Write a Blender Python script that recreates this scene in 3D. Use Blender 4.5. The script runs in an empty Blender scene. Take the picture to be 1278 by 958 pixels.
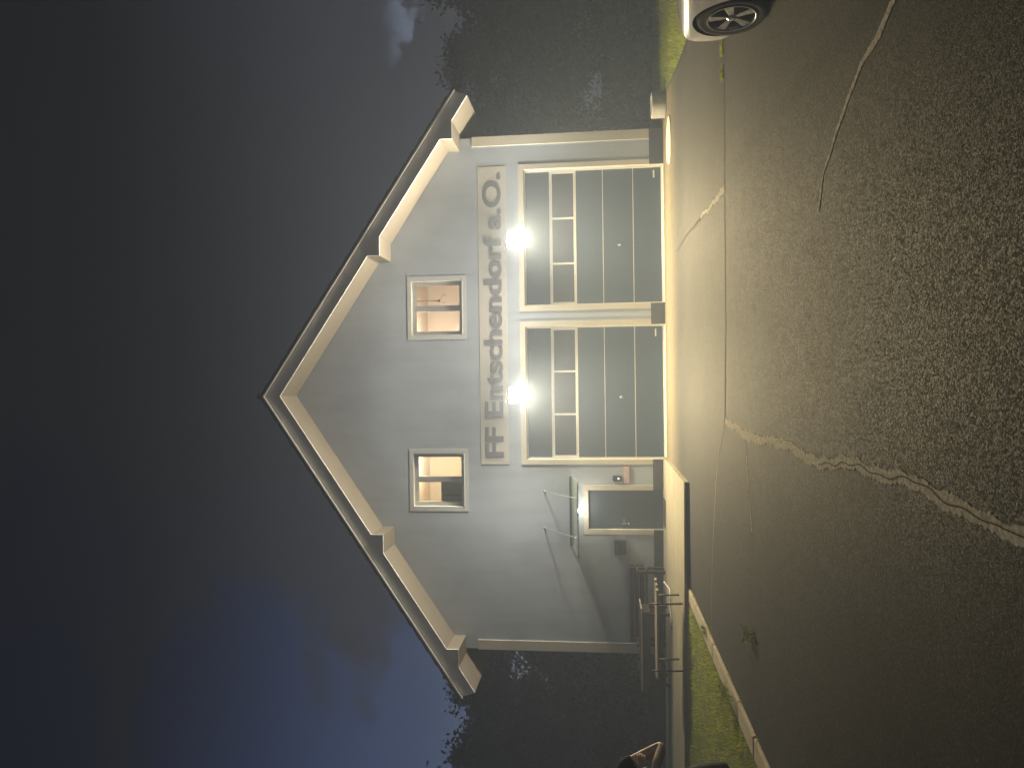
import bpy, bmesh, math, random
from mathutils import Vector, Matrix
random.seed(11)
R = math.radians
sc = bpy.context.scene
COL = sc.collection

# ------------------------------------------------------------------ materials
def newmat(name):
    m = bpy.data.materials.new(name); m.use_nodes = True
    nt = m.node_tree
    for n in list(nt.nodes): nt.nodes.remove(n)
    out = nt.nodes.new('ShaderNodeOutputMaterial')
    p = nt.nodes.new('ShaderNodeBsdfPrincipled')
    nt.links.new(p.outputs[0], out.inputs[0])
    return m, nt, p, out

def c4(c): return (c[0], c[1], c[2], 1.0)

def mat(name, col, rough=0.7, metal=0.0, var=0.12, scale=6.0, bump=0.0, bscale=60.0, bdist=0.004, spec=0.5,
        coat=0.0, streak=None, emit=None, estr=0.0, dirt=0.0):
    """Principled surface whose colour wanders with two octaves of noise and which has a fine bump."""
    m, nt, p, out = newmat(name)
    L = nt.links.new
    tc = nt.nodes.new('ShaderNodeTexCoord')
    mp = nt.nodes.new('ShaderNodeMapping')
    if streak: mp.inputs['Scale'].default_value = streak
    L(tc.outputs['Object'], mp.inputs['Vector'])
    n1 = nt.nodes.new('ShaderNodeTexNoise'); n1.inputs['Scale'].default_value = scale
    n1.inputs['Detail'].default_value = 6; n1.inputs['Roughness'].default_value = 0.62
    L(mp.outputs[0], n1.inputs['Vector'])
    rmp = nt.nodes.new('ShaderNodeValToRGB')
    lo = [max(0, v*(1-var)) for v in col]; hi = [min(1, v*(1+var)) for v in col]
    rmp.color_ramp.elements[0].position = 0.3; rmp.color_ramp.elements[1].position = 0.7
    rmp.color_ramp.elements[0].color = c4(lo); rmp.color_ramp.elements[1].color = c4(hi)
    L(n1.outputs['Fac'], rmp.inputs[0])
    colout = rmp.outputs[0]
    if dirt > 0:
        n2 = nt.nodes.new('ShaderNodeTexNoise'); n2.inputs['Scale'].default_value = scale*0.35
        n2.inputs['Detail'].default_value = 8; n2.inputs['Roughness'].default_value = 0.7
        L(mp.outputs[0], n2.inputs['Vector'])
        mr = nt.nodes.new('ShaderNodeMapRange'); mr.inputs[1].default_value = 0.5; mr.inputs[2].default_value = 0.72
        mr.inputs[3].default_value = 0; mr.inputs[4].default_value = dirt
        L(n2.outputs['Fac'], mr.inputs[0])
        mx = nt.nodes.new('ShaderNodeMixRGB'); mx.inputs[2].default_value = (0.10, 0.085, 0.065, 1)
        L(mr.outputs[0], mx.inputs[0]); L(colout, mx.inputs[1]); colout = mx.outputs[0]
    L(colout, p.inputs['Base Color'])
    if name == 'grey_plaster':
        ms = nt.nodes.new('ShaderNodeMapping'); ms.inputs['Scale'].default_value = (4.3, 4.3, 0.5); L(tc.outputs['Object'], ms.inputs[0])
        n3 = nt.nodes.new('ShaderNodeTexNoise'); n3.inputs['Scale'].default_value = 1.0; n3.inputs['Detail'].default_value = 5; L(ms.outputs[0], n3.inputs['Vector'])
        m3 = nt.nodes.new('ShaderNodeMapRange'); m3.inputs[1].default_value = 0.45; m3.inputs[2].default_value = 0.75; m3.inputs[3].default_value = 1.0; m3.inputs[4].default_value = 0.91
        L(n3.outputs['Fac'], m3.inputs[0])
        x3 = nt.nodes.new('ShaderNodeMixRGB'); x3.blend_type = 'MULTIPLY'; x3.inputs[0].default_value = 1
        L(colout, x3.inputs[1]); L(m3.outputs[0], x3.inputs[2]); L(x3.outputs[0], p.inputs['Base Color'])
    rr = nt.nodes.new('ShaderNodeMapRange'); rr.inputs[3].default_value = max(0.03, rough-0.07); rr.inputs[4].default_value = min(1, rough+0.07)
    L(n1.outputs['Fac'], rr.inputs[0]); L(rr.outputs[0], p.inputs['Roughness'])
    p.inputs['Metallic'].default_value = metal
    p.inputs['Specular IOR Level'].default_value = spec
    p.inputs['Coat Weight'].default_value = coat
    if bump > 0:
        nb = nt.nodes.new('ShaderNodeTexNoise'); nb.inputs['Scale'].default_value = bscale; nb.inputs['Detail'].default_value = 4
        L(mp.outputs[0], nb.inputs['Vector'])
        b = nt.nodes.new('ShaderNodeBump'); b.inputs['Strength'].default_value = bump; b.inputs['Distance'].default_value = bdist
        L(nb.outputs['Fac'], b.inputs['Height']); L(b.outputs[0], p.inputs['Normal'])
    if emit:
        p.inputs['Emission Color'].default_value = c4(emit); p.inputs['Emission Strength'].default_value = estr
    return m

def glass(name, tint=(0.9, 0.95, 0.93), rough=0.02, alpha=0.3, base=None):
    m, nt, p, out = newmat(name)
    L = nt.links.new
    nt.nodes.remove(p)
    tr = nt.nodes.new('ShaderNodeBsdfTransparent'); tr.inputs[0].default_value = c4(tint)
    gl = nt.nodes.new('ShaderNodeBsdfGlossy'); gl.inputs['Roughness'].default_value = rough
    fr = nt.nodes.new('ShaderNodeFresnel'); fr.inputs[0].default_value = 1.5
    mx = nt.nodes.new('ShaderNodeMixShader')
    L(fr.outputs[0], mx.inputs[0]); L(tr.outputs[0], mx.inputs[1]); L(gl.outputs[0], mx.inputs[2])
    last = mx
    if base:
        df = nt.nodes.new('ShaderNodeBsdfDiffuse'); df.inputs[0].default_value = c4(base)
        m2 = nt.nodes.new('ShaderNodeMixShader'); m2.inputs[0].default_value = alpha
        L(mx.outputs[0], m2.inputs[1]); L(df.outputs[0], m2.inputs[2]); last = m2
    L(last.outputs[0], out.inputs[0])
    return m

M = {}
M['plaster'] = mat('grey_plaster', (0.47, 0.525, 0.60), 0.88, var=0.06, scale=1.3, bump=0.5, bscale=110, bdist=0.004, dirt=0.16)
M['cream'] = mat('cream_trim_paint', (0.62, 0.58, 0.48), 0.8, var=0.05, scale=2.5, bump=0.2, bscale=150, bdist=0.002, dirt=0.05)
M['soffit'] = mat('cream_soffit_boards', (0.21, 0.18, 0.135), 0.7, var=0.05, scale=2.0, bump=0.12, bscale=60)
M['barge'] = mat('grey_barge_paint', (0.86, 0.85, 0.83), 0.65, var=0.06, scale=2, bump=0.1)
M['flash'] = mat('pale_flashing', (0.80, 0.78, 0.72), 0.4, metal=0.0, var=0.06)
M['tiles'] = mat('dark_roof_tiles', (0.06, 0.057, 0.055), 0.75, var=0.2, scale=8, bump=0.3)
M['plinth'] = mat('dark_plinth_render', (0.075, 0.075, 0.08), 0.85, var=0.14, scale=3, bump=0.35, bscale=160, dirt=0.25)
M['doorgrey'] = mat('anthracite_door_sheet', (0.042, 0.066, 0.10), 0.5, var=0.05, scale=1.2, bump=0.10, bscale=220, bdist=0.001)
M['entrygrey'] = mat('entry_door_paint', (0.09, 0.11, 0.135), 0.42, var=0.05, scale=1.2)
M['alu'] = mat('white_aluminium', (0.74, 0.72, 0.66), 0.45, var=0.04)
M['winframe'] = mat('grey_window_frame', (0.55, 0.57, 0.58), 0.5, var=0.04)
M['winsur'] = mat('pale_grey_window_surround', (0.60, 0.63, 0.64), 0.75, var=0.05, scale=3, bump=0.15, bscale=150)
M['darkglass'] = mat('dark_glass', (0.045, 0.046, 0.062), 0.12, var=0.1, spec=0.6)
M['pane'] = glass('clear_pane')
M['canopyglass'] = glass('canopy_glass', (0.75, 0.9, 0.86), 0.05, 0.22, (0.5, 0.62, 0.58))
M['steel'] = mat('brushed_steel', (0.62, 0.62, 0.6), 0.28, metal=0.9, var=0.06)
M['darksteel'] = mat('dark_steel', (0.05, 0.05, 0.052), 0.45, metal=0.3, var=0.1)
M['signpanel'] = mat('cream_sign_panel', (0.60, 0.58, 0.53), 0.6, var=0.04, scale=2)
M['signtext'] = mat('grey_sign_letters', (0.19, 0.195, 0.22), 0.5, var=0.05)
M['white'] = mat('white_enamel', (0.8, 0.78, 0.74), 0.4, var=0.03)
M['red'] = mat('red_enamel', (0.5, 0.05, 0.035), 0.45, var=0.06)
M['mailbox'] = mat('anthracite_powder_coat', (0.055, 0.06, 0.068), 0.45, var=0.08, bump=0.1, bscale=300)
M['concrete'] = mat('pale_concrete', (0.42, 0.40, 0.36), 0.9, var=0.14, scale=9, bump=0.4, bscale=90, dirt=0.3)
M['manhole'] = mat('pale_concrete_cover', (0.56, 0.53, 0.43), 0.8, var=0.1, scale=9, bump=0.3, bscale=90, dirt=0.2)
M['kerbstone'] = mat('granite_kerb', (0.42, 0.37, 0.29), 0.9, var=0.2, scale=22, bump=0.5, bscale=120, dirt=0.5)
M['wood'] = mat('weathered_wood', (0.30, 0.25, 0.18), 0.75, var=0.25, scale=5, bump=0.3, bscale=20, streak=(1, 12, 12))
M['darkwood'] = mat('brown_stained_wood', (0.085, 0.062, 0.045), 0.7, var=0.2, scale=5, bump=0.3, bscale=20, streak=(1, 12, 12))
M['rubber'] = mat('black_rubber', (0.022, 0.022, 0.023), 0.8, var=0.2, scale=14, bump=0.2)
M['carpaint'] = mat('white_car_paint', (0.83, 0.81, 0.79), 0.22, var=0.015, coat=0.6)
M['carblack'] = mat('black_car_plastic', (0.02, 0.02, 0.021), 0.55, var=0.1, bump=0.1, bscale=300)
M['carglass'] = mat('tinted_car_glass', (0.012, 0.014, 0.016), 0.05, var=0.02, spec=0.8)
M['rim'] = mat('machined_alloy', (0.62, 0.61, 0.6), 0.3, metal=0.75, var=0.05)
M['rimdark'] = mat('dark_wheel_barrel', (0.03, 0.03, 0.032), 0.5, metal=0.4, var=0.1)
M['headlamp'] = mat('headlamp_lens', (0.35, 0.36, 0.38), 0.08, var=0.1, spec=0.9, coat=0.5)
M['taillamp'] = mat('red_tail_lens', (0.35, 0.02, 0.015), 0.15, var=0.1)
M['skin'] = mat('skin', (0.80, 0.62, 0.51), 0.55, var=0.08, scale=14, bump=0.15, bscale=150, bdist=0.001)
M['shirt'] = mat('black_cotton', (0.022, 0.022, 0.024), 0.9, var=0.15, scale=20, bump=0.4, bscale=25, bdist=0.006)
M['shorts'] = mat('black_shorts_cloth', (0.018, 0.018, 0.02), 0.85, var=0.15, scale=20, bump=0.4, bscale=18, bdist=0.008)
M['hair'] = mat('dark_brown_hair', (0.03, 0.02, 0.014), 0.6, var=0.3, scale=30, bump=0.5, bscale=90)
M['eye'] = mat('eye_white', (0.75, 0.73, 0.7), 0.2, var=0.02)
M['roomwall'] = mat('warm_room_wall', (0.72, 0.62, 0.50), 0.9, var=0.04, scale=1.5)
M['roomgrey'] = mat('grey_cabinet_face', (0.30, 0.29, 0.27), 0.6, var=0.04)
M['roomwhite'] = mat('white_cabinet_face', (0.72, 0.66, 0.62), 0.5, var=0.04)
M['soil'] = mat('dark_soil_ground', (0.035, 0.04, 0.022), 0.95, var=0.4, scale=3, bump=0.6, bscale=20, bdist=0.03)
M['lawnbase'] = mat('lawn_soil', (0.075, 0.095, 0.025), 0.95, var=0.4, scale=6, bump=0.6, bscale=30, bdist=0.02)
M['bark'] = mat('tree_bark', (0.07, 0.055, 0.042), 0.9, var=0.3, scale=8, bump=0.7, bscale=25, bdist=0.02)

def leafmat(name, a, b, rough=0.6, scale=3.0):
    m, nt, p, out = newmat(name)
    L = nt.links.new
    tc = nt.nodes.new('ShaderNodeTexCoord')
    n = nt.nodes.new('ShaderNodeTexNoise'); n.inputs['Scale'].default_value = scale; n.inputs['Detail'].default_value = 5
    L(tc.outputs['Object'], n.inputs['Vector'])
    r = nt.nodes.new('ShaderNodeValToRGB'); r.color_ramp.elements[0].position = 0.32; r.color_ramp.elements[1].position = 0.68
    r.color_ramp.elements[0].color = c4(a); r.color_ramp.elements[1].color = c4(b)
    L(n.outputs['Fac'], r.inputs[0]); L(r.outputs[0], p.inputs['Base Color'])
    p.inputs['Roughness'].default_value = rough
    p.inputs['Specular IOR Level'].default_value = 0.08
    return m
def thin(m, amt):
    nt = m.node_tree; p = next(n for n in nt.nodes if n.type == 'BSDF_PRINCIPLED'); out = next(n for n in nt.nodes if n.type == 'OUTPUT_MATERIAL')
    t = nt.nodes.new('ShaderNodeBsdfTranslucent'); src = p.inputs['Base Color'].links[0].from_socket; nt.links.new(src, t.inputs[0])
    mx = nt.nodes.new('ShaderNodeMixShader'); mx.inputs[0].default_value = amt
    nt.links.new(p.outputs[0], mx.inputs[1]); nt.links.new(t.outputs[0], mx.inputs[2]); nt.links.new(mx.outputs[0], out.inputs[0])
    return m
M['grass'] = leafmat('grass_blades', (0.19, 0.27, 0.015), (0.56, 0.56, 0.06), 0.6, 5); thin(M['grass'], 0.55)
M['weed'] = leafmat('weed_leaves', (0.12, 0.2, 0.02), (0.27, 0.32, 0.05), 0.6, 20); thin(M['weed'], 0.45)
M['leaf'] = leafmat('broad_leaves', (0.022, 0.04, 0.012), (0.05, 0.075, 0.022))
M['leafdark'] = leafmat('dark_leaves', (0.016, 0.03, 0.012), (0.035, 0.055, 0.02))

# asphalt: binder, stones of many tones, coarse bump, worn patches, darker bands
def asphalt_mat():
    m, nt, p, out = newmat('asphalt')
    L = nt.links.new; N = nt.nodes.new
    def math_(op, a, b=None, c=None):
        n = N('ShaderNodeMath'); n.operation = op
        for i, v in enumerate((a, b, c)):
            if v is None: continue
            if isinstance(v, (int, float)): n.inputs[i].default_value = v
            else: L(v, n.inputs[i])
        return n.outputs[0]
    tc = N('ShaderNodeTexCoord'); V = tc.outputs['Object']
    sp = N('ShaderNodeSeparateXYZ'); L(V, sp.inputs[0]); X, Y = sp.outputs[0], sp.outputs[1]
    v1 = N('ShaderNodeTexVoronoi'); v1.inputs['Scale'].default_value = 230; L(V, v1.inputs['Vector'])
    v2 = N('ShaderNodeTexVoronoi'); v2.inputs['Scale'].default_value = 110; L(V, v2.inputs['Vector'])
    sepc = N('ShaderNodeSeparateColor'); L(v1.outputs['Color'], sepc.inputs[0])
    sepd = N('ShaderNodeSeparateColor'); L(v2.outputs['Color'], sepd.inputs[0])
    stone = N('ShaderNodeValToRGB'); cr = stone.color_ramp
    cr.elements[0].position = 0.0; cr.elements[0].color = (0.024, 0.023, 0.022, 1)
    cr.elements[1].position = 1.0; cr.elements[1].color = (0.36, 0.335, 0.28, 1)
    e = cr.elements.new(0.6); e.color = (0.042, 0.041, 0.039, 1)
    e = cr.elements.new(0.9); e.color = (0.068, 0.064, 0.056, 1)
    L(sepc.outputs[0], stone.inputs[0])
    big = N('ShaderNodeTexNoise'); big.inputs['Scale'].default_value = 0.55; big.inputs['Detail'].default_value = 7; big.inputs['Roughness'].default_value = 0.6
    L(V, big.inputs['Vector'])
    med = N('ShaderNodeTexNoise'); med.inputs['Scale'].default_value = 5; med.inputs['Detail'].default_value = 6
    L(V, med.inputs['Vector'])
    tone = N('ShaderNodeMapRange'); tone.inputs[1].default_value = 0.3; tone.inputs[2].default_value = 0.7; tone.inputs[3].default_value = 0.62; tone.inputs[4].default_value = 1.34
    L(big.outputs['Fac'], tone.inputs[0])
    tone2 = N('ShaderNodeMapRange'); tone2.inputs[1].default_value = 0.3; tone2.inputs[2].default_value = 0.7; tone2.inputs[3].default_value = 0.82; tone2.inputs[4].default_value = 1.18
    L(med.outputs['Fac'], tone2.inputs[0])
    # older, dustier surface between the doors and the joint
    wob = math_('MULTIPLY_ADD', med.outputs['Fac'], 0.06, Y)
    old = N('ShaderNodeMapRange'); old.inputs[1].default_value = -8.68; old.inputs[2].default_value = -8.64; old.inputs[3].default_value = 0; old.inputs[4].default_value = 1
    L(wob, old.inputs[0])
    left = N('ShaderNodeMapRange'); left.inputs[1].default_value = -0.60; left.inputs[2].default_value = -0.52; left.inputs[3].default_value = 0; left.inputs[4].default_value = 1
    L(X, left.inputs[0])
    oldf = math_('MULTIPLY', old.outputs[0], left.outputs[0])
    oldt = math_('MULTIPLY_ADD', oldf, 0.08, 0.46)
    # dust paler towards the doors, brightened to lift light bounced onto the wall
    dust_lift = N('ShaderNodeMapRange'); dust_lift.interpolation_type = 'SMOOTHSTEP'
    dust_lift.inputs[1].default_value = -3.6; dust_lift.inputs[2].default_value = 0.0; dust_lift.inputs[3].default_value = 0; dust_lift.inputs[4].default_value = 0.7
    L(Y, dust_lift.inputs[0])
    dust_liftn = math_('MULTIPLY', dust_lift.outputs[0], tone2.outputs[0])
    # darker bands running up the yard
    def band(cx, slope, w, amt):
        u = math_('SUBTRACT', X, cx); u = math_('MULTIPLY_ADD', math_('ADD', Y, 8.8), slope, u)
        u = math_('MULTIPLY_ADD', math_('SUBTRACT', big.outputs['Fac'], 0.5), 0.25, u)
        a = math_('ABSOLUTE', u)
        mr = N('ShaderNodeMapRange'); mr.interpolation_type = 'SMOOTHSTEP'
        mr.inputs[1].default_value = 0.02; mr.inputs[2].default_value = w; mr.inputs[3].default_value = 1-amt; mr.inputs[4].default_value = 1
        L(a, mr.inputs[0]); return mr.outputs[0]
    t = math_('MULTIPLY', tone.outputs[0], tone2.outputs[0])
    gr2 = N('ShaderNodeTexVoronoi'); gr2.inputs['Scale'].default_value = 72; L(V, gr2.inputs['Vector'])
    gs2 = N('ShaderNodeSeparateColor'); L(gr2.outputs['Color'], gs2.inputs[0])
    gg = N('ShaderNodeValToRGB'); gg.color_ramp.elements[0].position = 0.0; gg.color_ramp.elements[0].color = (0.74,0.74,0.74,1); gg.color_ramp.elements[1].position = 1.0; gg.color_ramp.elements[1].color = (1.7,1.66,1.56,1)
    ge_ = gg.color_ramp.elements.new(0.82); ge_.color = (1.1,1.1,1.1,1)
    L(gs2.outputs[0], gg.inputs[0]); t = math_('MULTIPLY', t, gg.outputs[0])
    t = math_('MULTIPLY', t, oldt)
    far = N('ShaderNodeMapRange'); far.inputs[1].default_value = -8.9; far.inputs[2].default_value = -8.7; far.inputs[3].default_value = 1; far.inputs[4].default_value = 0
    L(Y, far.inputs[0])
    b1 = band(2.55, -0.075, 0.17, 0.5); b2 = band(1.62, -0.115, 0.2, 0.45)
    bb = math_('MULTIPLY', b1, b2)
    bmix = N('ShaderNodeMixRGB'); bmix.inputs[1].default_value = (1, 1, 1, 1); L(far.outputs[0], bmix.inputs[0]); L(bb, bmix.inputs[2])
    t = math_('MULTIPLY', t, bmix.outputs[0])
    mul = N('ShaderNodeMixRGB'); mul.blend_type = 'MULTIPLY'; mul.inputs[0].default_value = 1
    L(stone.outputs[0], mul.inputs[1]); L(t, mul.inputs[2])
    dm = N('ShaderNodeMixRGB'); dm.inputs[2].default_value = (0.27, 0.225, 0.14, 1); L(dust_liftn, dm.inputs[0]); L(mul.outputs[0], dm.inputs[1])
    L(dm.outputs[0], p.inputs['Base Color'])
    ro = N('ShaderNodeMapRange'); ro.inputs[3].default_value = 0.6; ro.inputs[4].default_value = 0.95
    L(sepd.outputs[1], ro.inputs[0]); L(ro.outputs[0], p.inputs['Roughness'])
    p.inputs['Specular IOR Level'].default_value = 0.35
    h1 = math_('MULTIPLY', v1.outputs['Distance'], -0.7)
    h1 = math_('MULTIPLY_ADD', sepc.outputs[1], 0.5, h1)
    h2 = math_('MULTIPLY_ADD', v2.outputs['Distance'], -0.5, h1)
    h2 = math_('MULTIPLY_ADD', sepd.outputs[0], 0.25, h2)
    h3 = h2
    b = N('ShaderNodeBump'); b.inputs['Strength'].default_value = 0.32; b.inputs['Distance'].default_value = 0.003
    L(h3, b.inputs['Height']); L(b.outputs[0], p.inputs['Normal'])
    return m
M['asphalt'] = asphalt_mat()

def crack_mat():
    m, nt, p, out = newmat('sand_filled_crack')
    L = nt.links.new; N = nt.nodes.new
    tc = N('ShaderNodeTexCoord'); at = N('ShaderNodeAttribute'); at.attribute_name = 'edge'
    n = N('ShaderNodeTexNoise'); n.inputs['Scale'].default_value = 28; n.inputs['Detail'].default_value = 7; n.inputs['Roughness'].default_value = 0.7
    L(tc.outputs['Object'], n.inputs['Vector'])
    r = N('ShaderNodeValToRGB'); r.color_ramp.elements[0].position = 0.35; r.color_ramp.elements[1].position = 0.65
    r.color_ramp.elements[0].color = (0.30, 0.275, 0.225, 1); r.color_ramp.elements[1].color = (0.78, 0.73, 0.62, 1)
    L(n.outputs['Fac'], r.inputs[0]); L(r.outputs[0], p.inputs['Base Color']); p.inputs['Roughness'].default_value = 0.95
    b = N('ShaderNodeBump'); b.inputs['Strength'].default_value = 0.15; b.inputs['Distance'].default_value = 0.004
    L(n.outputs['Fac'], b.inputs['Height']); L(b.outputs[0], p.inputs['Normal'])
    ad = N('ShaderNodeMath'); ad.operation = 'MULTIPLY_ADD'; ad.inputs[1].default_value = 1.5; ad.inputs[2].default_value = -0.75
    L(n.outputs['Fac'], ad.inputs[0])
    ad2 = N('ShaderNodeMath'); ad2.operation = 'ADD'; L(ad.outputs[0], ad2.inputs[0]); L(at.outputs['Fac'], ad2.inputs[1])
    mr = N('ShaderNodeMapRange'); mr.inputs[1].default_value = 0.12; mr.inputs[2].default_value = 0.40; L(ad2.outputs[0], mr.inputs[0])
    tr = N('ShaderNodeBsdfTransparent'); mx = N('ShaderNodeMixShader')
    L(mr.outputs[0], mx.inputs[0]); L(tr.outputs[0], mx.inputs[1]); L(p.outputs[0], mx.inputs[2]); L(mx.outputs[0], out.inputs[0])
    return m
M['crack'] = crack_mat()
M['joint'] = mat('dark_joint_gap', (0.016, 0.015, 0.014), 0.95, var=0.3, scale=20)

def paver_mat():
    m, nt, p, out = newmat('pale_terrace_paving')
    L = nt.links.new; N = nt.nodes.new
    tc = N('ShaderNodeTexCoord')
    br = N('ShaderNodeTexBrick'); br.inputs['Scale'].default_value = 1.0
    br.inputs['Brick Width'].default_value = 0.8; br.inputs['Row Height'].default_value = 0.4; br.inputs['Mortar Size'].default_value = 0.006
    br.inputs['Color1'].default_value = (0.29, 0.265, 0.195, 1); br.inputs['Color2'].default_value = (0.34, 0.31, 0.235, 1); br.inputs['Mortar'].default_value = (0.2, 0.18, 0.13, 1)
    L(tc.outputs['Object'], br.inputs['Vector'])
    n = N('ShaderNodeTexNoise'); n.inputs['Scale'].default_value = 4; n.inputs['Detail'].default_value = 8; n.inputs['Roughness'].default_value = 0.65
    mp = N('ShaderNodeMapping'); mp.inputs['Scale'].default_value = (0.5, 3, 1); L(tc.outputs['Object'], mp.inputs[0]); L(mp.outputs[0], n.inputs['Vector'])
    mr = N('ShaderNodeMapRange'); mr.inputs[1].default_value = 0.3; mr.inputs[2].default_value = 0.7; mr.inputs[3].default_value = 0.72; mr.inputs[4].default_value = 1.15
    L(n.outputs['Fac'], mr.inputs[0])
    mu = N('ShaderNodeMixRGB'); mu.blend_type = 'MULTIPLY'; mu.inputs[0].default_value = 1; L(br.outputs['Color'], mu.inputs[1]); L(mr.outputs[0], mu.inputs[2])
    L(mu.outputs[0], p.inputs['Base Color']); p.inputs['Roughness'].default_value = 0.85
    n2 = N('ShaderNodeTexNoise'); n2.inputs['Scale'].default_value = 120; L(tc.outputs['Object'], n2.inputs['Vector'])
    b = N('ShaderNodeBump'); b.inputs['Strength'].default_value = 0.3; b.inputs['Distance'].default_value = 0.003; L(n2.outputs['Fac'], b.inputs['Height']); L(b.outputs[0], p.inputs['Normal'])
    return m
M['paver'] = paver_mat()

def emit_mat(name, col, strength):
    m, nt, p, out = newmat(name)
    p.inputs['Base Color'].default_value = c4((0.8, 0.8, 0.8))
    p.inputs['Emission Color'].default_value = c4(col); p.inputs['Emission Strength'].default_value = strength
    return m
LAMPCOL = (1.0, 0.80, 0.44)
M['floodlens'] = emit_mat('lit_floodlight_glass', (1.0, 0.90, 0.66), 60)
M['doorlens'] = emit_mat('lit_downlight_glass', (1.0, 0.96, 0.82), 26)
M['greendot'] = emit_mat('lit_button_ring', (0.6, 0.7, 1.0), 0.7)

# ------------------------------------------------------------------ mesh helper
class MB:
    def __init__(s): s.v = []; s.f = []
    def poly(s, pts):
        i = len(s.v); s.v += [tuple(p) for p in pts]; s.f.append(tuple(range(i, i+len(pts)))); return s
    def box(s, a, b):
        x0, y0, z0 = (min(a[k], b[k]) for k in range(3)); x1, y1, z1 = (max(a[k], b[k]) for k in range(3))
        i = len(s.v)
        s.v += [(x0,y0,z0),(x1,y0,z0),(x1,y1,z0),(x0,y1,z0),(x0,y0,z1),(x1,y0,z1),(x1,y1,z1),(x0,y1,z1)]
        for q in ((0,3,2,1),(4,5,6,7),(0,1,5,4),(1,2,6,5),(2,3,7,6),(3,0,4,7)): s.f.append(tuple(i+k for k in q))
        return s
    def prism(s, pts, d):
        """closed polygon pts extruded by vector d"""
        n = len(pts); i = len(s.v); d = Vector(d)
        s.v += [tuple(p) for p in pts] + [tuple(Vector(p)+d) for p in pts]
        s.f.append(tuple(i+k for k in range(n))[::-1]); s.f.append(tuple(i+n+k for k in range(n)))
        for k in range(n): s.f.append((i+k, i+(k+1) % n, i+n+(k+1) % n, i+n+k))
        return s
    def tube(s, pts, r, seg=10, caps=True):
        pts = [Vector(p) for p in pts]; rs = r if isinstance(r, (list, tuple)) else [r]*len(pts)
        rings = []
        up = Vector((0, 0, 1))
        for k, p in enumerate(pts):
            t = (pts[min(k+1, len(pts)-1)]-pts[max(k-1, 0)]).normalized()
            ref = up if abs(t.dot(up)) < 0.95 else Vector((1, 0, 0))
            a = t.cross(ref).normalized(); b = t.cross(a)
            i = len(s.v)
            for q in range(seg):
                an = 2*math.pi*q/seg; s.v.append(tuple(p + (a*math.cos(an)+b*math.sin(an))*rs[k]))
            rings.append(i)
        for k in range(len(rings)-1):
            for q in range(seg): s.f.append((rings[k]+q, rings[k]+(q+1) % seg, rings[k+1]+(q+1) % seg, rings[k+1]+q))
        if caps:
            s.f.append(tuple(rings[0]+q for q in range(seg))[::-1]); s.f.append(tuple(rings[-1]+q for q in range(seg)))
        return s
    def lathe(s, prof, c=(0,0,0), axis='z', seg=32, closed=False):
        """profile of (r, h) turned about an axis through c"""
        n = len(prof); i = len(s.v); c = Vector(c)
        for k in range(seg):
            a = 2*math.pi*k/seg
            for r, h in prof:
                if axis == 'z': q = (r*math.cos(a), r*math.sin(a), h)
                elif axis == 'y': q = (r*math.cos(a), h, r*math.sin(a))
                else: q = (h, r*math.cos(a), r*math.sin(a))
                s.v.append(tuple(c+Vector(q)))
        for k in range(seg):
            k2 = (k+1) % seg
            for j in range(n if closed else n-1):
                j2 = (j+1) % n
                s.f.append((i+k*n+j, i+k2*n+j, i+k2*n+j2, i+k*n+j2))
        return s
    def build(s, name, m, parent=None, smooth=False, bevel=0.0, sub=0):
        off = Vector((0, 0, 0))
        q = parent; anc = []
        while q is not None: anc.append(q); q = q.parent
        if not any(a.get('_local') for a in anc):
            for a in anc: off += a.location
        me = bpy.data.meshes.new(name); me.from_pydata([tuple(Vector(v)-off) for v in s.v], [], s.f)
        bm = bmesh.new(); bm.from_mesh(me)
        bmesh.ops.remove_doubles(bm, verts=bm.verts, dist=1e-5)
        bmesh.ops.recalc_face_normals(bm, faces=bm.faces)
        bm.to_mesh(me); bm.free()
        me.materials.append(m)
        if smooth:
            for p in me.polygons: p.use_smooth = True
        o = bpy.data.objects.new(name, me); COL.objects.link(o)
        if parent is not None: o.parent = parent
        if bevel > 0:
            b = o.modifiers.new('bevel', 'BEVEL'); b.width = bevel; b.segments = 2; b.limit_method = 'ANGLE'; b.angle_limit = R(35)
        if sub:
            d = o.modifiers.new('sub', 'SUBSURF'); d.levels = sub; d.render_levels = sub
        return o

def tag(o, label=None, cat=None, group=None, kind=None):
    if label: o['label'] = label
    if cat: o['category'] = cat
    if group: o['group'] = group
    if kind: o['kind'] = kind
    return o
def thing(name, label, cat, loc=(0,0,0), rz=0.0, group=None, local=False):
    o = bpy.data.objects.new(name, None); o.empty_display_size = 0.2; COL.objects.link(o)
    o.location = loc; o.rotation_euler = (0, 0, rz)
    return tag(o, label, cat, group)
def local_children(root):
    """children given in the root's own coordinates"""
    root['_local'] = 1
def done_local(root):
    if '_local' in root: del root['_local']

# ------------------------------------------------------------------ setting
MB().poly([(-160,-70,-0.06),(160,-70,-0.06),(160,170,-0.06),(-160,170,-0.06)]).build('ground', M['soil'])
tag(bpy.data.objects['ground'], kind='structure')
# yard of asphalt with an uneven right-hand edge against the grass
edge = [(6.62,0.4),(6.46,-1.1),(6.22,-2.5),(5.98,-4.0),(5.82,-5.3),(6.25,-6.1),(7.4,-6.7),(10.0,-7.1),(16,-7.3),(40,-7.4)]
poly = [(-3.74,0.1,0),(-3.74,-4.47,0),(-3.745,-30,0),(-3.75,-45,0),(40,-45,0)] + [(x,y,0) for x,y in reversed(edge)]
tag(MB().poly(poly).build('yard', M['asphalt']), kind='structure')
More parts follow.
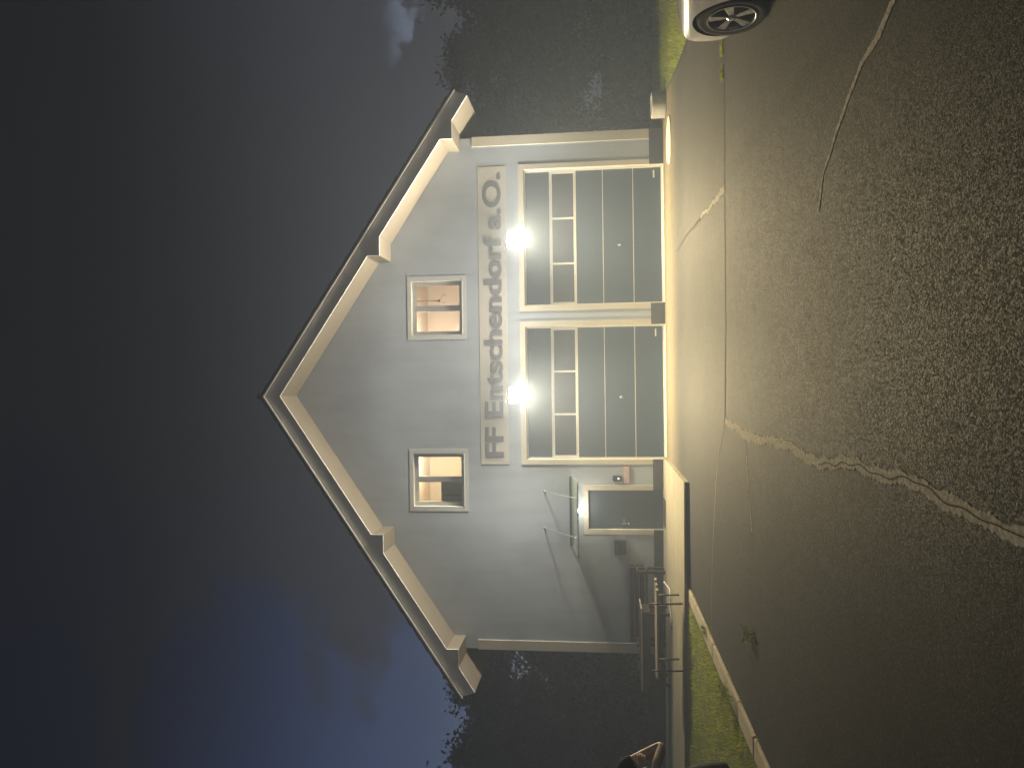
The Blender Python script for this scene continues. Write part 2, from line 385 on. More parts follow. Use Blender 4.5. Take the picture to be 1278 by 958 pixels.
# pavement terrace in front of the entry: rises a little to the left
def terr(x): return 0.085 + (-1.8-x)*0.011
tp = MB()
xs = [-1.83,-3.0,-4.2,-5.4,-6.6,-8.0,-10.0,-14.0]
YF = -4.47
for a, b in zip(xs[:-1], xs[1:]):
    yb = 0.05 if b > -6.5 else -0.9+0.9*0  # behind the corner the slab ends near the wall line
    yb = 0.02 if a > -6.4 else -0.6
    tp.poly([(b,YF,terr(b)),(a,YF,terr(a)),(a,yb,terr(a)),(b,yb,terr(b))])
    tp.poly([(b,YF,-0.05),(a,YF,-0.05),(a,YF,terr(a)),(b,YF,terr(b))])
tp.poly([(-1.83,YF,-0.05),(-1.83,0.02,-0.05),(-1.83,0.02,terr(-1.83)),(-1.83,YF,terr(-1.83))])
tag(tp.build('pavement', M['paver']), kind='structure')
# dark front edge of the terrace slab
tag(MB().box((-1.84,-4.495,-0.04),(-3.74,-4.473,0.062)).build('pavement_edge', M['plinth']), kind='structure')
# kerb of granite stones running towards the camera
kb = MB()
y = -4.50
while y > -18:
    l = random.uniform(0.9, 1.1); dx = random.uniform(-0.008, 0.008); dz = random.uniform(-0.003, 0.003)
    kb.box((-3.985+dx, y-l+0.006, -0.05),(-3.745+dx, y, 0.034+dz)); y -= l
tag(kb.build('kerb', M['kerbstone'], bevel=0.018), kind='structure')
# lawn soils
lw = MB(); lw.poly([(-3.98,-4.53,0.03),(-14,-4.53,0.10),(-30,-4.53,0.12),(-30,-30,0.12),(-14,-30,0.08),(-3.98,-30,0.03)])
tag(lw.build('lawn', M['lawnbase']), kind='structure')
rl = MB().poly([(x,y,0.012) for x,y in edge] + [(40,6,0.012),(6.7,6,0.012)])
tag(rl.build('verge', M['lawnbase']), kind='structure')

def inpoly(x, y, P):
    c = False
    for k in range(len(P)):
        x1, y1 = P[k]; x2, y2 = P[k-1]
        if (y1 > y) != (y2 > y) and x < (x2-x1)*(y-y1)/(y2-y1)+x1: c = not c
    return c
def blade(mb, x, y, z, h, w, lean=0.45):
    a = random.uniform(0, 6.283); l = random.uniform(0.1, lean)*h*1.6; b = random.uniform(0, 6.283)
    dx, dy = w*math.cos(a), w*math.sin(a); ex, ey = l*math.cos(b), l*math.sin(b)
    i = len(mb.v)
    mb.v += [(x-dx,y-dy,z),(x+dx,y+dy,z),(x+dx*.7+ex*.4,y+dy*.7+ey*.4,z+h*.6),(x-dx*.7+ex*.4,y-dy*.7+ey*.4,z+h*.6),(x+ex,y+ey,z+h)]
    mb.f += [(i,i+1,i+2,i+3),(i+3,i+2,i+4)]
def rawbuild(mb, name, m):
    me = bpy.data.meshes.new(name); me.from_pydata(mb.v, [], mb.f); me.materials.append(m)
    o = bpy.data.objects.new(name, me); COL.objects.link(o); return o
g = MB()
for _ in range(52000):
    x = -4.0 - 7.5*random.random()**1.3; yy = -4.62 - 10.5*random.random()
    n = math.sin(x*3.1+yy*1.7)*math.sin(x*1.3-yy*2.9)
    if random.random() < 0.25 + 0.2*n and random.random() < 0.6: continue
    z = 0.03 + (-3.98-x)*0.007
    h = random.uniform(0.025, 0.06)*(1+0.35*n+0.6*math.sin(x*11+yy*7)*math.sin(x*6-yy*13))
    if random.random() < 0.04: h *= 1.7
    blade(g, x, yy, z, h, random.uniform(0.0018, 0.0035))
tag(rawbuild(g, 'grass', M['grass']), 'short green lawn beside the kerb and terrace', 'grass', kind='stuff')
g = MB(); VP = edge[:8] + [(14,-7.2),(14,3),(6.7,3)]
for _ in range(34000):
    x = random.uniform(5.8, 13); yy = random.uniform(-7.0, 2.0)
    if not inpoly(x, yy, VP): continue
    n = math.sin(x*2.1+yy*1.1)*math.sin(x*1.7-yy*1.9)
    if random.random() < 0.2-0.2*n: continue
    blade(g, x, yy, 0.012, random.uniform(0.04, 0.11)*(1+0.4*n), random.uniform(0.002, 0.004), 0.7)
tag(rawbuild(g, 'grass', M['grass']), 'rough green grass on the verge behind the white car', 'grass', kind='stuff')
g = MB()
for _ in range(2600):
    x = random.uniform(3.75, 5.6)
    if random.random() < 0.5-0.35*math.sin(x*9)-0.3*math.sin(x*23+1) + max(0, (3.95-x)*2): continue
    blade(g, x, -8.69+random.gauss(0, 0.022), 0.0, random.uniform(0.015, 0.05), random.uniform(0.002, 0.004), 0.9)
for _ in range(700):   # along the kerb
    yy = random.uniform(-4.6, -12); 
    if math.sin(yy*3.3)+math.sin(yy*7.1) < 0.6: continue
    blade(g, -3.73+random.gauss(0, 0.012), yy, 0.0, random.uniform(0.015, 0.05), 0.003, 0.9)
tag(rawbuild(g, 'grass', M['grass']), 'thin line of grass growing in the yard joint', 'grass', kind='stuff')

def weed(x, y, z, n, rad, label, h=0.07):
    mb = MB()
    for _ in range(n):
        a = random.uniform(0, 6.283); r = rad*math.sqrt(random.random()); l = random.uniform(0.03, 0.07)
        px, py = r*math.cos(a)*0.6, r*math.sin(a); pz = random.uniform(0.005, h)
        d = Vector((math.cos(a), math.sin(a), random.uniform(0.0, 0.8))).normalized()*l
        sd = Vector((-math.sin(a), math.cos(a), 0))*l*0.3
        p = Vector((px, py, pz)); i = len(mb.v)
        mb.v += [tuple(p), tuple(p+d*.5+sd), tuple(p+d), tuple(p+d*.5-sd)]; mb.f.append((i,i+1,i+2,i+3))
    for _ in range(n//2): blade(mb, random.uniform(-rad,rad)*.5, random.uniform(-rad,rad), 0, random.uniform(h*.7,h*1.4), 0.003, 0.9)
    o = rawbuild(mb, 'weed', M['weed']); o.location = (x, y, z)
    tag(o, label, 'weed', 'weeds growing in the yard joints')
weed(-2.75,-10.13,0.002,60,0.16,'small bright weed growing alone in an asphalt joint')
weed(-3.88,-9.0,0.055,110,0.22,'leafy weed tuft growing over the granite kerb between lawn and asphalt',0.09)
weed(-3.80,-6.65,0.03,50,0.09,'tiny weed in the kerb joint nearest the bench',0.05)

# joints and sand filled cracks
def strip(name, pts, w0, w1, m, z=0.004, jag=0.02, step=0.03, edgeattr=True, wj=0.35):
    P = [Vector((a, b, 0)) for a, b in pts]
    out = []; 
    for a, b in zip(P[:-1], P[1:]):
        n = max(1, int((b-a).length/step))
        for k in range(n): out.append(a.lerp(b, k/n))
    out.append(P[-1]); N = len(out); v = []; f = []; ed = []
    ph = random.uniform(0, 9); off = 0; ww = 0
    for k, p in enumerate(out):
        t = (out[min(k+1,N-1)]-out[max(k-1,0)]).normalized(); nr = Vector((-t.y, t.x, 0))
        s = k*step
        off = jag*(math.sin(s*2.3+ph)+0.6*math.sin(s*7.7+ph*2)+0.4*math.sin(s*19+ph)); ww += 0.12*(random.gauss(0,1.6)-ww)
        w = (w0+(w1-w0)*k/N)*(1+wj*ww*0.7)
        for j, q in enumerate((-1,-0.45,0,0.45,1)):
            c = p+nr*(off+q*max(w,0.003)); v.append((c.x,c.y,z)); ed.append((0,0.75,1,0.75,0)[j])
    for k in range(N-1):
        for j in range(4): f.append((k*5+j,k*5+j+1,k*5+j+6,k*5+j+5))
    me = bpy.data.meshes.new(name); me.from_pydata(v, [], f); me.materials.append(m)
    if edgeattr:
        at = me.attributes.new('edge', 'FLOAT', 'POINT'); at.data.foreach_set('value', ed)
    o = bpy.data.objects.new(name, me); COL.objects.link(o); tag(o, kind='structure'); return o
A = [(-0.545,-8.54),(-0.60,-10.1),(-0.575,-11.4),(-0.615,-12.75),(-0.53,-13.26),(-0.555,-13.96),(-0.56,-14.53),(-0.59,-14.96),(-0.62,-15.33),(-0.56,-15.6),(-0.5,-16.4)]
strip('road_crack', A, 0.058, 0.044, M['crack'], jag=0.016, wj=0.55, step=0.02)
strip('road_crack', A[3:], 0.0015, 0.003, M['joint'], z=0.008, jag=0.022, edgeattr=False, wj=0.6, step=0.02)
strip('road_crack', [(1.20,-12.80),(1.46,-12.94),(1.66,-13.26),(1.89,-13.74),(1.94,-14.07),(2.03,-14.3),(2.3,-14.9)], 0.022, 0.04, M['crack'], jag=0.008)
strip('road_crack', [(2.36,-8.76),(2.45,-7.6),(2.51,-6.5)], 0.06, 0.03, M['crack'], jag=0.02)
strip('road_crack', [(2.51,-6.5),(2.57,-4.5),(2.62,-2.6)], 0.016, 0.010, M['joint'], jag=0.02, edgeattr=False)
strip('road_joint', [(5.7,-8.9),(4.07,-8.85),(2.36,-8.74),(0.74,-8.70),(-0.54,-8.54)], 0.011, 0.016, M['joint'], jag=0.005, edgeattr=False)
strip('road_joint', [(-0.54,-8.54),(-0.92,-8.05),(-1.39,-7.73),(-2.61,-7.25),(-3.70,-7.08)], 0.012, 0.003, M['crack'], jag=0.006)
strip('road_joint', [(-0.63,-9.88),(-1.26,-10.1),(-1.62,-10.2)], 0.012, 0.010, M['crack'], jag=0.006)
strip('road_joint', [(-1.62,-10.2),(-2.72,-10.12),(-3.46,-10.18),(-3.74,-10.2)], 0.006, 0.008, M['joint'], jag=0.006, edgeattr=False)

# ------------------------------------------------------------------ fire station
CX = -0.25; HW = 6.225; SL = 0.668; OV = 1.02; DEPTH = 13.0
XL, XR = CX-HW, CX+HW
st = thing('fire_station', 'grey gabled fire station with two garage doors and cream trim', 'building', (CX, 0, 0))
G1 = (-1.865, 1.35, 0.0, 3.35); G2 = (1.86, 5.155, 0.0, 3.35); ED = (-3.545, -2.605, 0.0, 1.875)
def wopen(x0, x1): return (x0+0.12, x1-0.12, 4.785+0.11, 6.26-0.10)
W1 = wopen(-3.135, -1.60); W2 = wopen(1.08, 2.64)
holes = [G1, G2, ED, W1, W2]
def wallfront():
    bm = bmesh.new()
    top = 9.135-0.0
    outer = [(XL,0),(XR,0),(XR,top-SL*HW),(CX,top),(XL,top-SL*HW)]
    def loop(pts):
        vs = [bm.verts.new((x,0,z)) for x,z in pts]
        return [bm.edges.new((vs[k], vs[(k+1) % len(vs)])) for k in range(len(vs))]
    es = loop(outer)
    for x0,x1,z0,z1 in holes:
        zz = z0 if z0 > 0 else 0.012
        es += loop([(x0,zz),(x1,zz),(x1,z1),(x0,z1)])
    bmesh.ops.triangle_fill(bm, edges=es, use_beauty=True, use_dissolve=False)
    mb = MB()
    for f in bm.faces: mb.poly([v.co.copy() for v in f.verts])
    bm.free()
    return mb
mb = wallfront()
zs = 9.135-SL*HW
for x in (XL, XR): mb.poly([(x,0,0),(x,DEPTH,0),(x,DEPTH,zs),(x,0,zs)])
mb.poly([(XL,DEPTH,0),(XR,DEPTH,0),(XR,DEPTH,zs),(CX,DEPTH,9.135),(XL,DEPTH,zs)])
mb.build('wall', M['plaster'], st)
# openings: painted reveals
def reveal(h, d, name='reveal', m=None, sill=True):
    x0,x1,z0,z1 = h; b = MB()
    b.poly([(x0,0,z0),(x0,d,z0),(x0,d,z1),(x0,0,z1)]); b.poly([(x1,0,z0),(x1,d,z0),(x1,d,z1),(x1,0,z1)])
    b.poly([(x0,0,z1),(x1,0,z1),(x1,d,z1),(x0,d,z1)])
    if sill and z0 > 0: b.poly([(x0,0,z0),(x1,0,z0),(x1,d,z0),(x0,d,z0)])
    return b.build(name, m or M['cream'], st)
reveal(G1, 0.30); reveal(G2, 0.30); reveal(ED, 0.16)
# plinth pieces between the openings, 15 mm proud
PT = 0.33
segs = [(XL-0.015, ED[0]-0.002), (ED[1]+0.002, G1[0]-0.002), (G1[1]+0.002, G2[0]-0.002), (G2[1]+0.002, XR+0.015)]
for a, b in segs:
    MB().box((a,-0.018,-0.05),(b,-0.0005,PT)).build('plinth', M['plinth'], st, bevel=0.004)
for x, sgn in ((XL,-1),(XR,1)):
    MB().box((x,0.0,-0.05),(x+sgn*0.018,DEPTH,PT)).build('plinth', M['plinth'], st)
# painted surrounds
def surround(h, w, name='door_surround', bottom=False, zb=PT, wt=None):
    x0,x1,z0,z1 = h; wt = wt or w; z0 = z0 if bottom else zb
    b = MB(); T = -0.008 if bottom else -0.022
    zlow = z0 - (0.11 if bottom else 0)
    b.box((x0-w,T,zlow),(x0-0.0,-0.001,z1)); b.box((x1,T,zlow),(x1+w,-0.001,z1)); b.box((x0-w,T,z1),(x1+w,-0.001,z1+wt))
    if bottom: b.box((x0,T,zlow),(x1,-0.001,z0))
    return b.build(name, M['winsur'] if bottom else M['cream'], st, bevel=0.003)
surround(G1, 0.125); surround(G2, 0.125); surround(ED, 0.125, wt=0.115)
surround(W1, 0.12, 'window_surround', True, wt=0.10); surround(W2, 0.12, 'window_surround', True, wt=0.10)
for a, b in ((XL-0.022, XL+0.215),(XR-0.215, XR+0.022)):
    MB().box((a,-0.022,PT+0.001),(b,-0.0008,4.60)).build('corner_trim', M['cream'], st, bevel=0.003)
    x = XL if a < 0 else XR; s = -1 if a < 0 else 1
    MB().box((x+s*0.0008,0.0,PT+0.001),(x+s*0.022,0.22,4.55)).build('corner_trim', M['cream'], st)

# roof: barge boards with purlin box ends, soffit, verge flashing, tiles
def soff(d): return 9.135-SL*d
def lower_profile():
    """half profile of the soffit line from the ridge outwards (d, z)"""
    p = [(0, 9.135)]
    for din, z in ((3.27, 6.66), (5.915, 4.90)):
        p += [(din, soff(din)), (din, z), ((9.135-z)/SL, z)]
    p += [(6.905, soff(6.905)+0.01)]
    return p
LP = lower_profile()
def trimz(d): return 9.545-SL*d
for s in (-1, 1):
    pts = [(CX+s*d, -OV, z) for d, z in LP] + [(CX+s*7.02, -OV, trimz(7.02)), (CX, -OV, trimz(0))]
    MB().prism(pts, (0, 0.035, 0)).build('barge_board', M['barge'], st)
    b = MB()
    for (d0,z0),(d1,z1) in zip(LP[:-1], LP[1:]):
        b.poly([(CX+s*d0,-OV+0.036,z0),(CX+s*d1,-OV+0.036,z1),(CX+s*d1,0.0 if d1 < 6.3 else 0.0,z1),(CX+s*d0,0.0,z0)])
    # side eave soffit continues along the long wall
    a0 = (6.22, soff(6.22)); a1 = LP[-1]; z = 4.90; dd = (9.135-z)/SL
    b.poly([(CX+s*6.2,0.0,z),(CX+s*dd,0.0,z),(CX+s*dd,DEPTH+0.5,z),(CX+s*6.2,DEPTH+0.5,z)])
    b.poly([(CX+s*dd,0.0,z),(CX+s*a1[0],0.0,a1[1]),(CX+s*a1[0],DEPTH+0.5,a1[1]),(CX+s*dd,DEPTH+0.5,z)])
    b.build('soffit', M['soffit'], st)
    # bright verge flashing on the barge top
    q0, q1 = (CX, -OV-0.006, trimz(0)), (CX+s*7.03, -OV-0.006, trimz(7.03))
    MB().prism([q0, q1, (q1[0],q1[1],q1[2]-0.045), (q0[0],q0[1],q0[2]-0.04)], (0,-0.055,0)).build('verge_flashing', M['flash'], st)
    # tiles: a slab with ribs of tile courses on top
    t = MB(); L0 = trimz(0)+0.004; e = 7.10
    t.prism([(CX,-OV-0.01,L0),(CX+s*e,-OV-0.01,L0-SL*e),(CX+s*e,-OV-0.01,L0-SL*e+0.06),(CX,-OV-0.01,L0+0.08)], (0,DEPTH+OV+0.5,0))
    for k in range(1, 24):
        d = k*0.3; z = L0-SL*d+0.08-0.02*d/e
        t.prism([(CX+s*(d-0.29),-OV-0.02,z+SL*0.29),(CX+s*d,-OV-0.02,z+0.028),(CX+s*d,-OV-0.02,z-0.01)], (0,DEPTH+OV+0.5,0))
    t.build('roof', M['tiles'], st)
    # gutter along the eave
    gx = CX+s*7.10; gz = trimz(7.05)-0.06
    arc = [(gx+0.07*math.cos(a), gz+0.07*math.sin(a)) for a in [math.pi+math.pi*k/8 for k in range(9)]]
    gm = MB()
    for (x0,z0),(x1,z1) in zip(arc[:-1], arc[1:]): gm.poly([(x0,-OV+0.05,z0),(x1,-OV+0.05,z1),(x1,DEPTH+0.4,z1),(x0,DEPTH+0.4,z0)])
    gm.build('gutter', M['darksteel'], st, smooth=True)
MB().tube([(CX,-OV-0.02,9.63),(CX,DEPTH+0.5,9.63)], 0.07, 12).build('ridge_cap', M['tiles'], st, smooth=True)

# garage doors
def garage(h, mull, lock):
    x0,x1,z0,z1 = h; yb = 0.17
    d = MB().box((x0+0.03,yb,0.05),(x1-0.03,yb+0.05,0.712)).box((x0+0.03,yb,0.724),(x1-0.03,yb+0.05,1.438)).box((x0+0.03,yb,1.450),(x1-0.03,yb+0.05,2.085)) \
        .box((x0+0.03,yb,2.735),(x1-0.03,yb+0.05,z1-0.03)).box((x0+0.03,yb+0.03,0.05),(x1-0.03,yb+0.06,2.1)).build('garage_door', M['doorgrey'], st, bevel=0.006)
    seam = MB()
    for z in (0.7125, 1.4385): seam.box((x0+0.035,yb-0.004,z-0.004),(x1-0.035,yb+0.004,z+0.010))
    seam.build('panel_seam', M['alu'], d)
    # bright frame round the leaf
    MB().box((x0+0.002,yb-0.025,0.02),(x0+0.034,yb+0.06,z1-0.002)).box((x1-0.034,yb-0.025,0.02),(x1-0.002,yb+0.06,z1-0.002)).box((x0+0.034,yb-0.025,z1-0.034),(x1-0.034,yb+0.06,z1-0.002)).build('door_frame', M['alu'], d, bevel=0.003)
    MB().box((x0+0.034,yb-0.03,0.006),(x1-0.034,yb+0.05,0.05)).build('bottom_rail', M['alu'], d, bevel=0.004)
    wb = MB().box((x0+0.036,yb-0.012,2.085),(x1-0.036,yb+0.05,2.15)).box((x0+0.036,yb-0.012,2.665),(x1-0.036,yb+0.05,2.735))
    xs = [x0+0.06]+list(mull)+[x1-0.06]
    for x in xs: wb.box((x-0.024,yb-0.010,2.15),(x+0.024,yb+0.05,2.665))
    wb.build('window_band_frame', M['alu'], d, bevel=0.004)
    for a, b in zip(xs[:-1], xs[1:]):
        MB().box((a+0.024,yb+0.015,2.15),(b-0.024,yb+0.022,2.665)).build('pane', M['darkglass'], d)
    MB().lathe([(0.0,-0.03),(0.028,-0.028),(0.033,-0.012),(0.033,0.0)], (lock,yb,1.05), 'y', 20).build('lock', M['steel'], d, smooth=True)
    MB().box((x1-0.28,yb-0.006,0.20),(x1-0.10,yb-0.001,0.235)).build('type_plate', M['alu'], d)
    return d
garage(G1, (-0.784, 0.258), -0.38); garage(G2, (2.882, 3.982), 3.29)
# thresholds of the garage gates
for h in (G1, G2): MB().box((h[0]+0.01,-0.10,0.001),(h[1]-0.01,0.14,0.014)).build('threshold', M['flash'], st, bevel=0.004)

# entry door
x0,x1,z0,z1 = ED
dr = MB().box((x0+0.035,0.10,0.095),(x1-0.035,0.15,z1-0.035)).build('entry_door', M['entrygrey'], st, bevel=0.006)
MB().box((x0+0.002,0.085,0.09),(x0+0.034,0.155,z1-0.002)).box((x1-0.034,0.085,0.09),(x1-0.002,0.155,z1-0.002)).box((x0+0.034,0.085,z1-0.034),(x1-0.034,0.155,z1-0.002)).build('door_frame', M['entrygrey'], dr, bevel=0.004)
hd = MB().box((x0+0.10,0.088,0.97),(x0+0.14,0.0995,1.13)); hd.tube([(x0+0.12,0.10,1.03),(x0+0.12,0.045,1.03),(x0+0.24,0.045,1.03)], 0.010, 10)
hd.build('handle', M['steel'], dr, smooth=False, bevel=0.003)
MB().lathe([(0,-0.018),(0.02,-0.016),(0.024,0)], (x0+0.12,0.10,0.92), 'y', 16).build('lock', M['steel'], dr, smooth=True)
MB().box((x0+0.002,-0.02,0.08),(x1-0.002,0.16,0.094)).build('threshold', M['flash'], dr)

# upper windows with rooms behind
def window(h, open_left=False):
    x0,x1,z0,z1 = h; y = 0.15
    fr = MB(); w = 0.075
    fr.box((x0,y,z0),(x0+w,y+0.07,z1)).box((x1-w,y,z0),(x1,y+0.07,z1)).box((x0+w,y,z0),(x1-w,y+0.07,z0+w)).box((x0+w,y,z1-w),(x1-w,y+0.07,z1))
    xm = (x0+x1)/2; fr.box((xm-0.05,y-0.01,z0+w),(xm+0.05,y+0.06,z1-w))
    f = fr.build('window', M['winframe'], st, bevel=0.006)
    for a, b in ((x0+w,xm-0.05),(xm+0.05,x1-w)):
        c = MB()
        c.box((a,y+0.008,z0+w),(a+0.02,y+0.05,z1-w)).box((b-0.02,y+0.008,z0+w),(b,y+0.05,z1-w)).box((a+0.02,y+0.008,z0+w),(b-0.02,y+0.05,z0+w+0.02)).box((a+0.02,y+0.008,z1-w-0.02),(b-0.02,y+0.05,z1-w))
        c.build('sash', M['winframe'], f)
        MB().box((a+0.018,y+0.028,z0+w+0.018),(b-0.018,y+0.034,z1-w-0.018)).build('pane', M['pane'], f)
    MB().box((x0+0.001,-0.022,z0-0.012),(x1-0.001,y+0.0,z0-0.001)).build('sill', M['flash'], f, bevel=0.004)
    reveal(h, 0.16)
    return f
window(W1); window(W2)
def room(xa, xb):
    b = MB(); ya, yb, za, zb = 0.24, 3.6, 4.2, 6.55
    b.poly([(xa,yb,za),(xb,yb,za),(xb,yb,zb),(xa,yb,zb)]); b.poly([(xa,ya,za),(xa,yb,za),(xa,yb,zb),(xa,ya,zb)]); b.poly([(xb,ya,za),(xb,yb,za),(xb,yb,zb),(xb,ya,zb)])
    b.poly([(xa,ya,za),(xb,ya,za),(xb,yb,za),(xa,yb,za)]); b.poly([(xa,ya,zb),(xb,ya,zb),(xb,yb,zb),(xa,yb,zb)])
    b.build('room', M['roomwall'], st)
room(-4.4, -0.95); room(-0.9, 4.0)

# glass canopy over the entry
can = MB().box((-3.93,-0.05,2.255),(-2.27,-0.002,2.325)).build('canopy', M['darksteel'], st, bevel=0.005)
MB().prism([(-3.95,-0.045,2.262),(-2.26,-0.045,2.262),(-2.26,-1.28,2.085),(-3.95,-1.28,2.085)], (0,0,0.014)).build('glass_sheet', M['canopyglass'], can)
MB().prism([(-3.96,-1.281,2.080),(-2.25,-1.281,2.080),(-2.25,-1.281,2.104),(-3.96,-1.281,2.104)], (0,-0.012,0)).build('front_edge', M['steel'], can)
for x in (-3.52, -2.63):
    MB().tube([(x,-0.004,2.93),(x,-0.05,2.92),(x,-1.12,2.17),(x,-1.16,2.115)], 0.008, 10).build('stay_rod', M['steel'], can, smooth=True)
    MB().lathe([(0,-0.02),(0.02,-0.018),(0.024,0)], (x,-0.001,2.93), 'y', 18).build('anchor', M['steel'], can, smooth=True)
    MB().lathe([(0.0,0.02),(0.018,0.018),(0.018,-0.02),(0,-0.022)], (x,-1.16,2.10), 'z', 16).build('clamp', M['steel'], can, smooth=True)

# things fixed to the front
cl = thing('door_lamp', 'small bright downlight under the glass canopy above the entry door', 'lamp', (-3.03,-0.40,2.16))
MB().lathe([(0.0,0.08),(0.05,0.08),(0.055,0.0),(0.045,-0.005)], (-3.03,-0.40,2.115), 'z', 22).build('housing', M['steel'], cl, smooth=False)
MB().lathe([(0.0,-0.03),(0.03,-0.022),(0.046,0.0)], (-3.03,-0.40,2.115), 'z', 22).build('lens', M['doorlens'], cl, smooth=True)

sg = thing('sign_board', 'long cream name board with grey letters above the garage doors', 'sign', (1.64,0,4.125))
MB().box((-1.985,-0.010,3.78),(5.265,-0.001,4.47)).build('panel', M['signpanel'], sg, bevel=0.004)
def text_mesh(body, x0, x1, zbase, cap, y, mat_, parent, off=0.028, name='lettering', depth=0.004):
    cu = bpy.data.curves.new('t', 'FONT'); cu.body = body; cu.size = 1.0; cu.offset = off; cu.extrude = depth; cu.resolution_u = 6
    ob = bpy.data.objects.new('t', cu); COL.objects.link(ob)
    bpy.context.view_layer.update()
    dg = bpy.context.evaluated_depsgraph_get()
    me = bpy.data.meshes.new_from_object(ob.evaluated_get(dg))
    bpy.data.objects.remove(ob)
    xs = [v.co.x for v in me.vertices]; ys = [v.co.y for v in me.vertices if True]
    mx, Mx = min(xs), max(xs)
    # cap height: take the first letter's own height
    first = [v.co for v in me.vertices if v.co.x < mx+0.3]; lo, hi = min(c.y for c in first), max(c.y for c in first)
    sx = (x1-x0)/(Mx-mx); sz = cap/(hi-lo)
    p = parent.location if parent else Vector((0,0,0))
    for v in me.vertices:
        c = v.co.copy(); v.co = Vector((x0+(c.x-mx)*sx-p.x, y-c.z-p.y, zbase+(c.y-lo)*sz-p.z))
    me.materials.clear(); me.materials.append(mat_)
    o = bpy.data.objects.new(name, me); COL.objects.link(o); o.parent = parent; return o
text_mesh('FF Entschendorf a.O.', -1.80, 5.08, 3.905, 0.45, -0.016, M['signtext'], sg)

FLOOD = [(-0.29, 3.61), (3.36, 3.60)]
flabels = ['lit floodlight above the garage door next to the entry', 'lit floodlight above the garage door at the outer corner']
for (fx, fz), lb in zip(FLOOD, flabels):
    f = thing('floodlight', lb, 'floodlight', (fx, 0, fz), 0, 'floodlights on the fire station front')
    MB().box((fx-0.05,-0.03,fz-0.06),(fx+0.05,-0.001,fz+0.06)).box((fx-0.02,-0.36,fz-0.015),(fx+0.02,-0.03,fz+0.015)).build('bracket', M['darksteel'], f, bevel=0.004)
    t = R(32); c, s = math.cos(t), math.sin(t)
    def tb(mbx, a, b):
        i = len(mbx.v); mbx.box(a, b)
        for k in range(i, len(mbx.v)):
            x, y, z = mbx.v[k]; mbx.v[k] = (fx+x, -0.42+y*c-z*s, fz+y*s+z*c)
        return mbx
    # housing faces the yard and tips downwards
    tb(MB(), (-0.20,-0.02,-0.14),(0.20,0.05,0.14)).build('housing', M['darksteel'], f, bevel=0.008)
    tb(MB(), (-0.18,-0.032,-0.12),(0.18,-0.021,0.12)).build('lens', M['floodlens'], f)
    fins = MB()
    for k in range(7): tb(fins, (-0.12+k*0.04-0.004,0.05,-0.09),(-0.12+k*0.04+0.004,0.075,0.09))
    fins.build('cooling_fin', M['darksteel'], f)

mbx = thing('mailbox', 'dark grey wall mailbox beside the entry door', 'mailbox', (-3.95,0,0.98))
MB().box((-4.13,-0.13,0.985),(-3.77,-0.002,1.265)).build('body', M['mailbox'], mbx, bevel=0.008)
MB().box((-4.12,-0.142,1.185),(-3.78,-0.131,1.255)).build('flap', M['mailbox'], mbx, bevel=0.004)
MB().box((-4.04,-0.148,1.205),(-3.86,-0.1425,1.213)).build('name_strip', M['steel'], mbx)

ic = thing('intercom', 'dark door intercom with round button beside the entry door', 'intercom', (-2.32,0,1.17))
MB().box((-2.39,-0.035,1.065),(-2.25,-0.002,1.29)).build('body', M['mailbox'], ic, bevel=0.005)
MB().lathe([(0.0,-0.012),(0.018,-0.011),(0.022,0)], (-2.325,-0.035,1.15), 'y', 18).build('button', M['greendot'], ic, smooth=True)
MB().box((-2.39,-0.036,1.281),(-2.25,-0.02,1.295)).build('rain_edge', M['steel'], ic)

ns = thing('notice_sign', 'small white notice with red border between entry door and garage door', 'sign', (-2.235,0,0.96))
MB().box((-2.435,-0.02,0.885),(-2.035,-0.002,1.035)).build('border', M['red'], ns, bevel=0.004)
MB().box((-2.425,-0.0235,0.893),(-2.045,-0.0205,1.027)).build('panel', M['white'], ns)
rows = MB()
for zz in (0.998, 0.966, 0.934, 0.908):
    x = -2.405
    while x < -2.08:
        w = random.uniform(0.02, 0.055); rows.box((x,-0.0255,zz-0.004),(min(x+w,-2.065),-0.0240,zz+0.004)); x += w+0.012
rows.build('print', M['red'], ns)

dm = MB().box((-3.40,-0.62,0.101),(-2.75,-0.18,0.116)).build('doormat', M['rubber'], bevel=0.004)
tag(dm, 'dark doormat on the terrace in front of the entry door', 'doormat')

# ------------------------------------------------------------------ furniture on the terrace
zt = terr(-4.7)
bn = thing('garden_bench', 'wooden slat bench on dark metal legs at the terrace edge', 'bench', (-4.7,-3.95,zt))
xa, xb = -5.55, -3.80
for k, yy in enumerate((-4.16,-3.97,-3.78)):
    MB().box((xa-0.06*k+0.06,yy-0.075,zt+0.43),(xb+0.0+0.05*k-0.05,yy+0.075,zt+0.47)).build('seat_slat', M['wood'], bn, bevel=0.006)
for x in (-5.33, -4.10):
    MB().tube([(x+0.02,-4.27,zt),(x,-4.24,zt+0.30),(x,-4.24,zt+0.60)], 0.017, 10).build('leg', M['darksteel'], bn, smooth=True)
    MB().tube([(x-0.01,-3.58,zt),(x,-3.66,zt+0.42)], 0.017, 10).build('leg', M['darksteel'], bn, smooth=True)
    MB().box((x-0.016,-4.24,zt+0.395),(x+0.016,-3.66,zt+0.428)).build('seat_bearer', M['darksteel'], bn)

